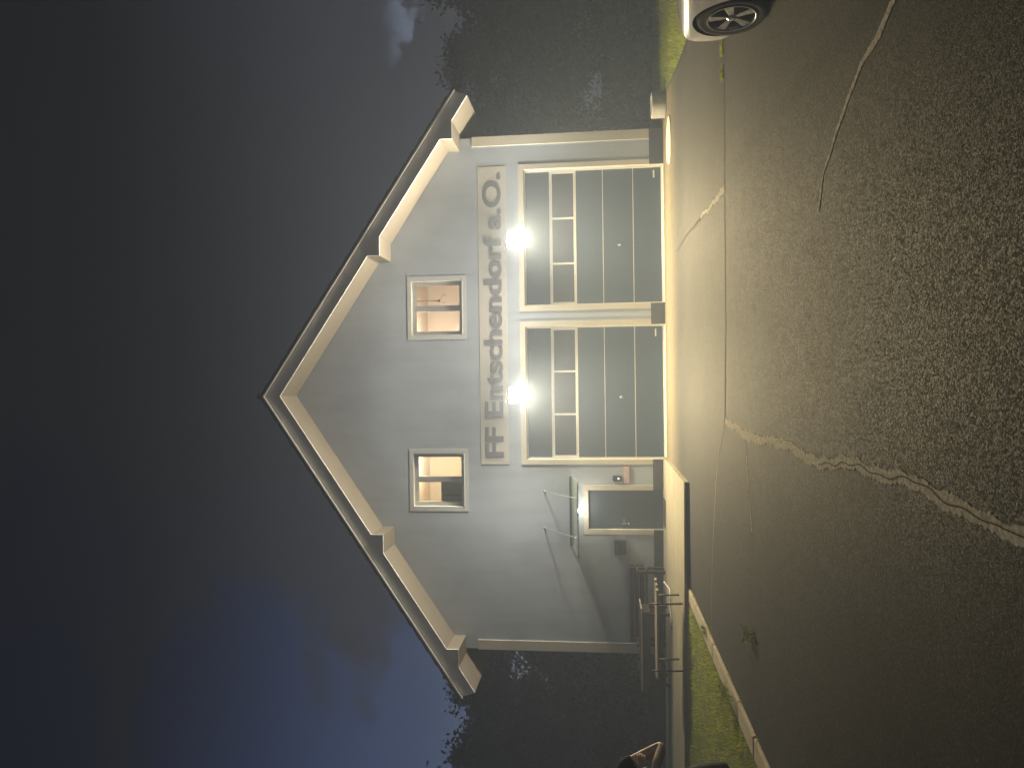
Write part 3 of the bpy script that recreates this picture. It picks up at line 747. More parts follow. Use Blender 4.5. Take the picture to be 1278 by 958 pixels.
zt = terr(-5.2)
wb = thing('wall_bench', 'brown wooden bench with panelled back standing against the wall', 'bench', (-5.2,-0.3,zt))
for z0_, z1_ in ((0.70,0.80),(0.58,0.68),(0.46,0.56)):
    MB().box((-6.18,-0.16,zt+z0_),(-4.34,-0.125,zt+z1_)).build('backrest_board', M['darkwood'], wb, bevel=0.005)
MB().box((-6.2,-0.62,zt+0.40),(-4.32,-0.17,zt+0.44)).build('seat', M['darkwood'], wb, bevel=0.005)
for x in (-6.1, -4.42):
    MB().box((x-0.035,-0.22,zt),(x+0.035,-0.162,zt+0.80)).build('leg', M['darkwood'], wb, bevel=0.004)
    MB().box((x-0.035,-0.60,zt),(x+0.035,-0.54,zt+0.62)).build('leg', M['darkwood'], wb, bevel=0.004)
    MB().box((x-0.04,-0.62,zt+0.62),(x+0.04,-0.14,zt+0.65)).build('armrest', M['darkwood'], wb, bevel=0.004)
tb_ = thing('garden_table', 'long dark garden table with pale metal edge in front of the wall bench', 'table', (-6.1,-1.4,zt))
MB().box((-6.7,-1.75,zt+0.60),(-4.93,-1.0,zt+0.632)).build('tabletop', M['darkwood'], tb_, bevel=0.004)
MB().box((-6.7,-1.764,zt+0.602),(-4.93,-1.751,zt+0.626)).box((-4.929,-1.764,zt+0.602),(-4.916,-1.0,zt+0.626)).build('edge_strip', M['flash'], tb_)
MB().box((-6.6,-1.735,zt+0.42),(-5.0,-1.71,zt+0.60)).box((-5.03,-1.70,zt+0.42),(-5.005,-1.05,zt+0.60)).build('apron', M['darkwood'], tb_)
for x in (-6.58, -5.06):
    for yy in (-1.68, -1.08): MB().box((x-0.03,yy-0.03,zt),(x+0.03,yy+0.03,zt+0.598)).build('leg', M['darkwood'], tb_, bevel=0.004)
hz = MB(); pts = []
for k in range(40):
    a = k/39; pts.append((-4.38-0.9*a, -1.55-0.5*math.sin(a*2.4)-0.1*math.sin(a*9), terr(-4.6)+0.018+(0.10*max(0,1-a*9))))
hz.tube(pts, 0.014, 8); o = hz.build('garden_hose', M['alu'], smooth=True)
tag(o, 'pale hose lying on the terrace behind the slat bench', 'hose')

# right corner
pr = thing('concrete_ring', 'grey concrete well ring standing at the building corner', 'planter', (6.28,-0.75,0))
MB().lathe([(0.21,0.0),(0.285,0.0),(0.285,0.30),(0.275,0.31),(0.215,0.31),(0.21,0.30)], (6.28,-0.75,0.012), 'z', 40, True).build('ring', M['concrete'], pr, smooth=False, bevel=0.004)
MB().lathe([(0.0,0.20),(0.209,0.20)], (6.28,-0.75,0.012), 'z', 32).build('soil_fill', M['soil'], pr)
mh = thing('manhole_cover', 'pale round concrete manhole cover in the asphalt at the corner', 'manhole cover', (5.25,-1.5,0))
MB().lathe([(0.0,0.022),(0.39,0.022),(0.40,0.018),(0.40,0.0)], (5.25,-1.5,0.003), 'z', 48).build('lid', M['manhole'], mh)
MB().lathe([(0.415,0.0),(0.415,0.020),(0.50,0.018),(0.51,0.0)], (5.25,-1.5,0.003), 'z', 48).build('frame_ring', M['manhole'], mh)

# ------------------------------------------------------------------ rooms' contents
cb = thing('cabinet', 'grey cabinet seen inside the lit window above the entry', 'cabinet', (-2.9,0.55,4.2))
MB().box((-3.4,0.42,4.2),(-2.44,0.75,5.56)).build('carcass', M['roomgrey'], cb, bevel=0.01)
MB().box((-2.80,0.412,4.3),(-2.79,0.421,5.5)).build('door_gap', M['darksteel'], cb)
cb = thing('cabinet', 'white cabinet seen low inside the lit window above the garage doors', 'cabinet', (1.2,2.5,4.2))
MB().box((1.0,2.2,4.2),(1.62,2.7,5.45)).build('carcass', M['roomwhite'], cb, bevel=0.01)
MB().box((1.30,2.19,4.3),(1.31,2.205,5.4)).build('door_gap', M['roomgrey'], cb)
pl = thing('pendant_lamp', 'curled pendant lamp hanging inside the lit window above the garage doors', 'lamp', (2.13,0.9,6.54))
MB().tube([(2.13,0.9,6.54),(2.13,0.9,5.66)], 0.010, 8).build('rod', M['darksteel'], pl, smooth=True)
MB().lathe([(0.0,0.05),(0.03,0.045),(0.035,0.0),(0.0,-0.02)], (2.13,0.9,5.63), 'z', 16).build('cap', M['darksteel'], pl, smooth=True)
for ph in (0.3, 2.4, 4.4):
    MB().tube([(2.13+math.cos(ph)*0.17*math.sin(a)**1.0, 0.9+math.sin(ph)*0.17*math.sin(a), 5.62-0.09*(1-math.cos(a))) for a in [k*2.3/10 for k in range(11)]], 0.009, 8).build('arm', M['steel'], pl, smooth=True)

# ------------------------------------------------------------------ trees and bushes
def leafquad(v, f, c, s):
    n = Vector((random.gauss(0,1), random.gauss(0,1), random.gauss(0,1))).normalized()
    a = n.orthogonal().normalized(); b = n.cross(a); ang = random.uniform(0, 6.283)
    a, b = a*math.cos(ang)+b*math.sin(ang), b*math.cos(ang)-a*math.sin(ang)
    i = len(v); v += [tuple(c-a*s), tuple(c+b*s*.5), tuple(c+a*s), tuple(c-b*s*.5)]; f.append((i,i+1,i+2,i+3))
def make_tree(h, wid, base, nclump, nleaf, seed, ls=0.16):
    rnd = random.getstate(); random.seed(seed)
    tr = MB(); tr.tube([(0,0,-0.1),(0.05,0.02,h*0.25),(-0.04,0.06,h*0.5),(0.05,0.0,h*0.85)], [h*.028,h*.022,h*.015,h*.004], 9)
    v, f = [], []
    for k in range(nclump):
        t = random.random()**0.8; z = base+(h-base)*t
        prof = wid*(math.sin(math.pi*min(1, 0.22+0.78*t))**0.8)*(0.75+0.5*random.random())
        a = random.uniform(0, 6.283); r = prof*math.sqrt(random.uniform(0.15, 1))
        c = Vector((r*math.cos(a), r*math.sin(a), z)); cr = random.uniform(0.35, 0.95)*wid*0.36
        if k % 3 == 0:
            z0 = max(base*0.7, z-r*0.8)
            tr.tube([(0,0,z0),(c.x*.5,c.y*.5,(z0+z)/2+0.1),tuple(c)], [h*.008,h*.005,h*.002], 6)
        for _ in range(int(nleaf*random.uniform(0.6, 1.3))):
            d = Vector((random.gauss(0,1), random.gauss(0,1), random.gauss(0,.75)))*cr*0.55
            leafquad(v, f, c+d, random.uniform(.6, 1.25)*ls)
    me = bpy.data.meshes.new('crown'); me.from_pydata(v, [], f)
    random.setstate(rnd)
    return tr, me
protos = []
for i, (h, w, b, nc, nl) in enumerate(((11.5,3.6,2.0,95,150),(12.5,4.2,2.6,105,150),(9.0,3.3,1.2,85,140),(8.5,2.6,1.0,70,140))):
    trm, crm = make_tree(h, w, b, nc, nl, 100+i)
    crm.materials.append(M['leaf'] if i % 2 == 0 else M['leafdark'])
    t0 = trm.build('trunk', M['bark']); tm = t0.data; bpy.data.objects.remove(t0)
    for p in tm.polygons: p.use_smooth = True
    protos.append((tm, crm))
def put_tree(k, x, y, s, rz, label, group):
    t = thing('tree', label, 'tree', (x, y, -0.05), rz, group); t.scale = (s, s, s)
    a = bpy.data.objects.new('trunk', protos[k][0]); COL.objects.link(a); a.parent = t
    b = bpy.data.objects.new('crown', protos[k][1]); COL.objects.link(b); b.parent = t
gr_ = 'dark trees behind the fire station'
GL, GRt = 'dark leafy tree in the wood behind the lawn side of the station', 'dark leafy tree in the wood behind the parked car side of the station'
for k, x, y, s in ((2,-9.5,17,0.86),(3,-12.5,19,0.95),(2,-15.5,20,0.98),(3,-18.5,19,1.05),(2,-22,22,1.1),(3,-25.5,24,1.2),(2,-29,25,1.2),(0,-13.5,30,0.85),(1,-24,34,0.85)):
    put_tree(k, x, y, s, random.uniform(0, 6), GL, 'trees behind the lawn side of the station')
for k, x, y, s in ((0,8.2,12.5,0.66),(1,13.4,12,0.58),(0,15.4,9.5,0.62),(1,18.5,13,0.72),(0,22,12,0.85),(1,12.4,22,0.72),(0,16.4,22,0.80),(1,25,20,1.0),(2,13.3,6.0,0.75),(3,17.5,6.0,0.8),(2,21,7,0.9)):
    put_tree(k, x, y, s, random.uniform(0, 6), GRt, 'trees behind the car side of the station')
def make_bush(seed, h, w):
    rnd = random.getstate(); random.seed(seed); v, f = [], []
    for _ in range(40):
        a = random.uniform(0, 6.283); r = w*math.sqrt(random.random()); c = Vector((r*math.cos(a), r*math.sin(a)*.7, random.uniform(0.15, h*(1-0.35*r/w))))
        for _ in range(110):
            leafquad(v, f, c+Vector((random.gauss(0,1), random.gauss(0,1), random.gauss(0,1)))*0.22, random.uniform(0.05, 0.10))
    for k in range(8):
        i = len(v); a = random.uniform(0, 6.28); x, y = .5*w*math.cos(a), .5*w*math.sin(a)
        v += [(0.03,0,0),(-0.03,0,0),(x,y,h*.7)]; f.append((i,i+1,i+2))
    me = bpy.data.meshes.new('bush'); me.from_pydata(v, [], f); me.materials.append(M['leafdark']); random.setstate(rnd); return me
bm_ = [make_bush(31, 2.2, 1.5), make_bush(37, 2.9, 1.7)]
for i, (x, y, s) in enumerate(((-8.6,9,1.0),(-11,10,1.05),(-13.6,9.6,1.1),(-16.2,10.5,1.1),(-19,10,1.15),(-21.8,11,1.2),(-24.5,11,1.2))):
    o = bpy.data.objects.new('bush', bm_[i % 2]); COL.objects.link(o); o.location = (x,y,-0.05); o.scale = (s,s,s); o.rotation_euler = (0,0,random.uniform(-.4,.4)+(3.14 if i % 3 == 0 else 0))
    tag(o, 'dark bush in the hedge beyond the terrace end', 'bush', 'hedge bushes beyond the terrace')
for i, (x, y, s) in enumerate(((7.8,3.6,0.8),(9.9,3.0,0.95),(12.2,3.4,1.0),(14.6,2.8,1.05),(17,3.2,1.1),(19.5,3,1.1),(22,3.3,1.1))):
    o = bpy.data.objects.new('bush', bm_[(i+1) % 2]); COL.objects.link(o); o.location = (x,y,-0.05); o.scale = (s,s,s); o.rotation_euler = (0,0,random.uniform(-.4,.4)+(3.14 if i % 3 == 0 else 0))
    tag(o, 'dark bush in the hedge beyond the grass verge', 'bush', 'hedge bushes beyond the verge')

# ------------------------------------------------------------------ white car (own coordinates: x forward, y to its left side)
def ev_mesh(o):
    bpy.context.view_layer.update(); dg = bpy.context.evaluated_depsgraph_get()
    return bpy.data.meshes.new_from_object(o.evaluated_get(dg))
CARX, CARY, CARR = 3.355, -11.23, R(90+3.0)       # front left wheel contact, heading
FA, RA, TW = 1.32, -1.30, 0.775                   # axles, half track to the tyre's middle
car = thing('car', 'white car parked at the yard edge with five spoke alloy wheels', 'car')
car['_local'] = 1
car.rotation_euler = (0, 0, CARR)
off = Matrix.Rotation(CARR, 3, 'Z') @ Vector((FA, TW+0.10, 0)); car.location = (CARX-off.x, CARY-off.y, 0)
stn = [  # x, half width, bottom, top, roundness of nose
    (2.06,0.40,0.30,0.60),(2.04,0.60,0.24,0.66),(1.97,0.74,0.20,0.71),(1.84,0.825,0.18,0.745),(1.66,0.868,0.18,0.775),(1.32,0.888,0.19,0.815),(0.95,0.892,0.19,0.86),(0.72,0.892,0.19,0.90),
    (0.2,0.892,0.19,0.93),(-0.5,0.892,0.19,0.945),(-1.0,0.89,0.20,0.955),(-1.35,0.885,0.21,0.96),(-1.75,0.86,0.23,0.965),(-2.02,0.80,0.27,0.95),(-2.12,0.68,0.32,0.90),(-2.14,0.45,0.36,0.84)]
def sect(w, b, t):
    m = b+(t-b)*0.55
    return [(0,b),(0.55*w,b),(0.90*w,b+0.02),(0.985*w,b+0.10),(1.0*w,m-0.08),(1.0*w,m+0.05),(0.985*w,t-0.10),(0.93*w,t-0.03),(0.70*w,t+0.015),(0.35*w,t+0.03),(0,t+0.035)]
bd = MB(); n = 11; rows_ = []
for x, w, b, t in stn:
    h = sect(w, b, t); ring = [(x, yy, z) for yy, z in h] + [(x, -yy, z) for yy, z in h[-2:0:-1]]
    rows_.append(len(bd.v)); bd.v += ring
NR = 20
for a, b in zip(rows_[:-1], rows_[1:]):
    for k in range(NR): bd.f.append((a+k, a+(k+1) % NR, b+(k+1) % NR, b+k))
bd.f.append(tuple(rows_[0]+k for k in range(NR))); bd.f.append(tuple(rows_[-1]+k for k in range(NR))[::-1])
body = bd.build('body', M['carpaint'], car, smooth=True, sub=3)
for ax in (FA, RA):                                # wheel arches cut through the sides
    for s in (1, -1):
        c = MB().lathe([(0.0,-0.30),(0.355,-0.30),(0.355,0.35),(0.0,0.35)], (ax, s*0.85, 0.325), 'y', 48).build('cut', M['carblack'], car)
        c.hide_render = True
        bo = body.modifiers.new('arch', 'BOOLEAN'); bo.operation = 'DIFFERENCE'; bo.object = c; bo.solver = 'EXACT'
me = ev_mesh(body); body.modifiers.clear(); body.data = me
me.materials.clear(); me.materials.append(M['carpaint']); me.materials.append(M['carblack'])
for p in me.polygons:
    p.use_smooth = True; c = p.center; p.material_index = 0
    for ax in (FA, RA):
        rr = math.hypot(c.x-ax, c.z-0.325)
        if rr < 0.358 and abs(c.y) < 0.895 and (abs(p.normal.y) < 0.5 or abs(c.y) < 0.62): p.material_index = 1
for o in [o for o in bpy.data.objects if o.name.startswith('cut')]: bpy.data.objects.remove(o)
em = body.modifiers.new('edge', 'EDGE_SPLIT'); em.split_angle = R(40)
# greenhouse: roof shell, dark glass, pillars
gs = [(0.95,0.70,0.875,0.88),(0.35,0.66,0.90,1.28),(-0.05,0.625,0.92,1.43),(-0.55,0.62,0.935,1.465),(-1.1,0.615,0.94,1.45),(-1.55,0.60,0.95,1.40),(-1.98,0.62,0.955,1.0)]
gl = MB(); rr_ = []
for x, w, b, t in gs:
    rr_.append(len(gl.v)); wb_ = 0.80 if x > -1.9 else 0.76
    gl.v += [(x,wb_,b),(x,(w+wb_)/2+0.02,(b+t)/2),(x,w,t-0.035),(x,w*0.75,t),(x,0,t+0.015),(x,-w*0.75,t),(x,-w,t-0.035),(x,-(w+wb_)/2-0.02,(b+t)/2),(x,-wb_,b)]
for a, b in zip(rr_[:-1], rr_[1:]):
    for k in range(8): gl.f.append((a+k, a+k+1, b+k+1, b+k))
gl.build('window_glass', M['carglass'], car, smooth=True, sub=2)
rf = MB(); rr_ = []
for x, w, b, t in gs[2:6]:
    rr_.append(len(rf.v)); rf.v += [(x,w+0.012,t-0.07),(x,w+0.008,t-0.03),(x,w*0.76,t+0.012),(x,0,t+0.03),(x,-w*0.76,t+0.012),(x,-w-0.008,t-0.03),(x,-w-0.012,t-0.07)]
for a, b in zip(rr_[:-1], rr_[1:]):
    for k in range(6): rf.f.append((a+k, a+k+1, b+k+1, b+k))
rf.build('roof', M['carpaint'], car, smooth=True, sub=2)
for s in (1, -1):
    MB().tube([(0.92,s*0.73,0.90),(0.36,s*0.67,1.25),(-0.05,s*0.632,1.405)], 0.032, 8).build('pillar', M['carpaint'], car, smooth=True)
    MB().tube([(-0.42,s*0.80,0.94),(-0.45,s*0.635,1.41)], 0.03, 8).build('pillar', M['carblack'], car, smooth=True)
    MB().tube([(-1.95,s*0.73,0.97),(-1.55,s*0.615,1.36)], 0.05, 8).build('pillar', M['carpaint'], car, smooth=True)
    mrr = MB().lathe([(0.0,-0.09),(0.05,-0.085),(0.085,-0.03),(0.085,0.05),(0.06,0.08),(0,0.085)], (0.42,s*0.955,0.99), 'y', 16).build('mirror', M['carpaint'], car, smooth=True)
    MB().box((0.40,s*0.84,0.93),(0.46,s*0.94,0.96)).build('mirror_stalk', M['carblack'], mrr)
    hl = MB(); pts = [(2.045,0.40,0.59),(1.995,0.64,0.60),(1.97,0.69,0.655),(1.995,0.61,0.69),(2.03,0.40,0.67)]
    hl.poly([(x+0.012,s*(yy+0.012),z) for x,yy,z in pts]); hl.build('headlight', M['headlamp'], car)
    MB().prism([(-2.02,s*0.66,0.70),(-1.90,s*0.80,0.70),(-1.85,s*0.81,0.88),(-1.99,s*0.68,0.88)], (-0.05,s*0.03,0)).build('tail_light', M['taillamp'], car, bevel=0.01)
    MB().prism([(0.92,s*0.90,0.17),(-0.90,s*0.90,0.17),(-0.90,s*0.90,0.27),(0.92,s*0.90,0.27)], (0,-s*0.05,0)).build('sill', M['carblack'], car, bevel=0.01)
    for x in (0.86, -0.36, -0.95): MB().box((x-0.004,s*0.870,0.30),(x+0.004,s*0.8935,0.90)).build('door_gap', M['carblack'], car)
    for x in (0.0, -0.72): MB().tube([(x+0.09,s*0.897,0.80),(x+0.06,s*0.925,0.80),(x-0.06,s*0.925,0.80),(x-0.09,s*0.897,0.80)], 0.012, 8).build('door_handle', M['carpaint'], car, smooth=True)
MB().prism([(2.055,-0.5,0.30),(2.055,0.5,0.30),(2.06,0.46,0.46),(2.06,-0.46,0.46)], (0.02,0,0)).build('grille', M['carblack'], car, bevel=0.01)
def wheel(ax, s):
    yo = s*(TW+0.10); w = MB()
    prof = [(0.225,0.0),(0.235,-0.006),(0.262,-0.002),(0.300,0.004),(0.316,-0.012),(0.322,-0.03),(0.322,-0.18),(0.31,-0.205),(0.24,-0.205),(0.225,-0.19)]
    wh = MB().lathe([(r, s*h) for r,h in prof], (ax, yo, 0.322), 'y', 56, True).build('wheel', M['rubber'], car, smooth=True)
    rim = MB().lathe([(r, s*h) for r,h in [(0.226,0.004),(0.218,0.006),(0.208,-0.004),(0.205,-0.03),(0.19,-0.17),(0.226,-0.19)]], (ax, yo, 0.322), 'y', 56)
    rim.build('rim', M['rim'], wh, smooth=True)
    MB().lathe([(0.0,s*-0.09),(0.12,s*-0.085),(0.15,s*-0.10),(0.15,s*-0.12),(0.0,s*-0.12)], (ax,yo,0.322), 'y', 40).build('brake_disc', M['rimdark'], wh)
    sp = MB()
    for k in range(5):
        a = 2*math.pi*k/5+0.35
        d = Vector((math.cos(a),0,math.sin(a))); q = Vector((-math.sin(a),0,math.cos(a))); c = Vector((ax,yo,0.322))
        for side in (1,):
            o1, o2 = Vector((0,s*-0.004,0)), Vector((0,s*-0.04,0))
            top = [c+d*0.035+q*0.020+o1*3, c+d*0.215+q*0.048+o1, c+d*0.215-q*0.048+o1, c+d*0.035-q*0.020+o1*3]
            bot = [p_+Vector((0,s*-0.032,0)) for p_ in top]
            i = len(sp.v); sp.v += [tuple(p_) for p_ in top+bot]
            for f_ in ((0,1,2,3),(7,6,5,4),(0,4,5,1),(1,5,6,2),(2,6,7,3),(3,7,4,0)): sp.f.append(tuple(i+j for j in f_))
    sp.lathe([(0.0,s*0.006),(0.028,s*0.004),(0.048,s*-0.008),(0.05,s*-0.05)], (ax,yo,0.322), 'y', 24)
    sp.build('spoke', M['rim'], wh, bevel=0.005)
    MB().lathe([(0.19,s*-0.165),(0.0,s*-0.17)], (ax,yo,0.322), 'y', 32).build('barrel', M['rimdark'], wh)
    return wh
for ax in (FA, RA):
    for s in (1, -1): wheel(ax, s)
MB().box((-1.9,-0.75,0.20),(1.85,0.75,0.26)).build('underbody', M['carblack'], car)
done_local(car)

# ------------------------------------------------------------------ person at the frame edge, arms folded
def skin_obj(name, joints, bones, m, parent, sub=2, root=0):
    me = bpy.data.meshes.new(name); me.from_pydata([j[0] for j in joints], bones, [])
    o = bpy.data.objects.new(name, me); COL.objects.link(o)
    o.modifiers.new('skin', 'SKIN')
    if not me.skin_vertices:
        bpy.context.view_layer.objects.active = o
    sv = me.skin_vertices[0].data if me.skin_vertices else None
    if sv is None: raise RuntimeError('no skin layer')
    for k, j in enumerate(joints):
        r = j[1]; sv[k].radius = r if isinstance(r, tuple) else (r, r); sv[k].use_root = (k == root)
    s = o.modifiers.new('sub', 'SUBSURF'); s.levels = sub; s.render_levels = sub
    mesh = ev_mesh(o); bpy.data.objects.remove(o)
    mesh.materials.clear(); mesh.materials.append(m)
    for p in mesh.polygons: p.use_smooth = True
    ob = bpy.data.objects.new(name, mesh); COL.objects.link(ob)
    if parent: ob.parent = parent
    return ob
# own coordinates: faces -y (towards the camera), x to the viewer's right
pe = thing('person', 'person in black shirt and shorts standing with folded arms by the kerb', 'person', (-3.25,-12.45,0.0), R(32))
pe['_local'] = 1
J = [((0,0,0.98),(0.145,0.105)),            # 0 pelvis
     ((0,0.0,1.14),(0.135,0.095)),          # 1 waist
     ((0,0.0,1.32),(0.155,0.105)),          # 2 chest
     ((0,0.01,1.46),(0.10,0.075)),          # 3 upper chest
     ((0,0.0,1.53),0.054),                  # 4 neck
     ((0,-0.015,1.595),(0.064,0.072)),        # 5 jaw
     ((0,-0.005,1.665),(0.080,0.098)),        # 6 head
     ((0,0.005,1.725),(0.066,0.080)),          # 7 crown
     ((0.185,0.01,1.43),0.058),             # 8 right-of-view shoulder
     ((0.27,-0.01,1.28),0.047),              # 9 mid upper arm
     ((0.345,-0.055,1.125),0.041),          # 10 elbow
     ((0.20,-0.165,1.185),0.039),           # 11 mid forearm
     ((0.06,-0.205,1.215),0.029),           # 12 wrist
     ((-0.02,-0.195,1.225),(0.040,0.018)),  # 13 palm
     ((-0.185,0.01,1.43),0.058), ((-0.245,0.0,1.27),0.047), ((-0.285,-0.055,1.125),0.041),   # 14-16
     ((-0.16,-0.185,1.20),0.039), ((0.08,-0.195,1.265),0.029), ((0.175,-0.145,1.285),(0.040,0.018)),  # 17-19 forearm, wrist, palm
     ((0.095,0.0,0.90),(0.098,0.098)), ((0.11,-0.01,0.70),0.078), ((0.115,-0.01,0.50),0.056), ((0.12,0.02,0.34),0.056), ((0.12,0.04,0.10),0.037), ((0.125,-0.06,0.05),(0.042,0.03)), ((0.135,-0.15,0.035),(0.04,0.022)),
     ((-0.095,0.0,0.90),(0.098,0.098)), ((-0.11,-0.01,0.70),0.078), ((-0.115,-0.01,0.50),0.056), ((-0.12,0.02,0.34),0.056), ((-0.12,0.04,0.10),0.037), ((-0.125,-0.06,0.05),(0.042,0.03)), ((-0.135,-0.15,0.035),(0.04,0.022))]
Bn = [(0,1),(1,2),(2,3),(3,4),(4,5),(5,6),(6,7),(3,8),(8,9),(9,10),(10,11),(11,12),(12,13),(3,14),(14,15),(15,16),(16,17),(17,18),(18,19),
      (0,20),(20,21),(21,22),(22,23),(23,24),(24,25),(25,26),(0,27),(27,28),(28,29),(29,30),(30,31),(31,32),(32,33)]
# fingers of the visible hand curl over the far upper arm, the other hand tucks under
def fingers(base, d, up, lens, r, curl):
    out = []
    for k, l in enumerate(lens):
        o_ = Vector(base)+Vector(up)*(0.027-0.018*k); dd = Vector(d).normalized()
        p1 = o_+dd*l*0.45; c_ = (dd*0.72+Vector(curl)*0.6).normalized(); p2 = p1+c_*l*0.32; c2 = (dd*0.4+Vector(curl)).normalized(); p3 = p2+c2*l*0.25
        out.append([(tuple(o_-dd*0.02), r*1.1),(tuple(o_+dd*0.01), r*1.1),(tuple(p1), r),(tuple(p2), r*0.92),(tuple(p3), r*0.8)])
    return out
def add_chain(chain):
    i = len(J)
    for q in chain: J.append((q[0], q[1]))
    for k in range(len(chain)-1): Bn.append((i+k, i+k+1))
    return i
person = skin_obj('body', J, Bn, M['skin'], pe)
for base, d, up, curl in (((0.215,-0.115,1.295),(1,0.35,0.10),(0,-0.2,1),(0.2,1,0)), ((-0.06,-0.185,1.225),(-1,0.3,0.05),(0,-0.2,1),(0,1,0))):
    for ch in fingers(base, d, up, (0.072,0.082,0.078,0.062), 0.0088, curl):
        skin_obj('finger', [(q[0], q[1]) for q in ch], [(k,k+1) for k in range(4)], M['skin'], person, 2)
    sgn = 1 if d[0] > 0 else -1
    th = [((base[0]-sgn*0.05,base[1]-0.01,base[2]+0.015),0.011),((base[0]-sgn*0.02,base[1]-0.02,base[2]+0.045),0.0105),((base[0]+sgn*0.012,base[1]-0.015,base[2]+0.062),0.009)]
    skin_obj('thumb', th, [(0,1),(1,2)], M['skin'], person, 2)
# face
for s in (1, -1):
    MB().lathe([(0.0,-0.012),(0.008,-0.009),(0.011,0.0)], (s*0.03,-0.093,1.672), 'y', 14).build('eye', M['eye'], pe, smooth=True)
    MB().lathe([(0.0,-0.013),(0.0045,-0.0125)], (s*0.03,-0.0935,1.672), 'y', 12).build('iris', M['hair'], pe)
    MB().lathe([(0.0,0.012),(0.018,0.008),(0.03,0.0),(0.02,-0.008),(0.0,-0.01)], (s*0.083,0.0,1.655), 'x', 16).build('ear', M['skin'], pe, smooth=True)
    MB().tube([(s*0.016,-0.098,1.695),(s*0.032,-0.1,1.70),(s*0.048,-0.088,1.694)], 0.005, 6).build('eyebrow', M['hair'], pe)
skin_obj('nose', [((0,-0.085,1.675),0.008),((0,-0.108,1.642),0.014),((0,-0.098,1.63),0.012)], [(0,1),(1,2)], M['skin'], pe)
MB().tube([(-0.024,-0.084,1.60),(-0.010,-0.094,1.603),(0.010,-0.094,1.603),(0.024,-0.084,1.60)], [0.004,0.007,0.007,0.004], 8).build('mouth', mat('lips', (0.42,0.2,0.17), 0.5), pe, smooth=True)
skin_obj('hair', [((0,0.045,1.65),(0.076,0.075)),((0,0.035,1.70),(0.082,0.082)),((0,0.0,1.735),(0.074,0.085)),((0,-0.045,1.735),(0.062,0.045))], [(0,1),(1,2),(2,3)], M['hair'], pe)
skin_obj('shirt', [((0,0,0.93),(0.205,0.14)),((0,0,1.08),(0.175,0.125)),((0,0,1.32),(0.170,0.122)),((0,0.01,1.455),(0.115,0.09)),((0,0.005,1.50),(0.07,0.065)),
                   ((0.185,0.01,1.43),0.075),((0.215,0.003,1.375),0.068),((0.228,0.0,1.35),0.066),((-0.185,0.01,1.43),0.075),((-0.238,0.003,1.31),0.066),((-0.246,0.0,1.27),0.066)],
         [(0,1),(1,2),(2,3),(3,4),(3,5),(5,6),(6,7),(3,8),(8,9),(9,10)], M['shirt'], pe)
skin_obj('shorts', [((0,0,1.03),(0.165,0.122)),((0,0,0.93),(0.195,0.135)),((0.125,-0.005,0.82),0.130),((0.138,-0.01,0.66),0.125),((0.140,-0.01,0.60),0.125),((-0.125,-0.005,0.82),0.118),((-0.132,-0.01,0.66),0.112),((-0.134,-0.01,0.60),0.112)],
         [(0,1),(1,2),(2,3),(3,4),(1,5),(5,6),(6,7)], M['shorts'], pe)
for s in (1, -1):
    skin_obj('shoe', [((s*0.12,0.065,0.052),(0.045,0.045)),((s*0.123,-0.02,0.052),(0.05,0.045)),((s*0.130,-0.10,0.042),(0.052,0.036)),((s*0.138,-0.19,0.034),(0.044,0.028))], [(0,1),(1,2),(2,3)], M['rubber'], pe)
done_local(pe)

# ------------------------------------------------------------------ lights
def lamp(name, kind, loc, power, col=LAMPCOL, **kw):
    l = bpy.data.lights.new(name, kind); l.energy = power; l.color = col
    for k, v in kw.items(): setattr(l, k, v)
    o = bpy.data.objects.new(name, l); COL.objects.link(o); o.location = loc; return o
def aim(o, target): o.rotation_euler = (Vector(target)-o.location).to_track_quat('-Z', 'Y').to_euler()
for fx, fz in FLOOD:
    a = lamp('flood_panel', 'AREA', (fx,-0.475,fz-0.035), 125, shape='RECTANGLE', size=0.34, size_y=0.22)
    aim(a, (fx,-0.475-math.cos(R(32)),fz-0.035-math.sin(R(32))))
    # added fill at the floodlight, its invented falloff washing the gable wall evenly
    p = lamp('gable_fill', 'POINT', (fx,-0.52,fz-0.06), 760, (1.0,0.90,0.72), shadow_soft_size=0.12)
    p.data.use_nodes = True; ln = p.data.node_tree; em_ = next(n for n in ln.nodes if n.type == 'EMISSION')
    ge = ln.nodes.new('ShaderNodeNewGeometry'); sx = ln.nodes.new('ShaderNodeSeparateXYZ'); ln.links.new(ge.outputs['Incoming'], sx.inputs[0])
    ops = [('ABSOLUTE', None), ('MAXIMUM', 0.02), ('DIVIDE', 0.17), ('POWER', 3.0), ('MINIMUM', 1.0)]; last = sx.outputs[1]
    for op, v in ops:
        n_ = ln.nodes.new('ShaderNodeMath'); n_.operation = op
        if op == 'DIVIDE': n_.inputs[0].default_value = v; ln.links.new(last, n_.inputs[1])
        else:
            ln.links.new(last, n_.inputs[0])
            if v is not None: n_.inputs[1].default_value = v
        last = n_.outputs[0]
    dz_ = ln.nodes.new('ShaderNodeMapRange'); dz_.interpolation_type = 'SMOOTHSTEP'
    for k_, v_ in enumerate((-0.75, 0.10, 0.10, 1.0)): dz_.inputs[k_+1].default_value = v_
    ln.links.new(sx.outputs[2], dz_.inputs[0])
    n_ = ln.nodes.new('ShaderNodeMath'); n_.operation = 'MULTIPLY'; ln.links.new(last, n_.inputs[0]); ln.links.new(dz_.outputs[0], n_.inputs[1])
    ln.links.new(n_.outputs[0], em_.inputs['Strength'])
    s = lamp('flood_beam', 'SPOT', (fx,-0.56,fz-0.09), 850, shadow_soft_size=0.08, spot_size=R(128), spot_blend=1.0)
    aim(s, (fx,-3.2,0.0))
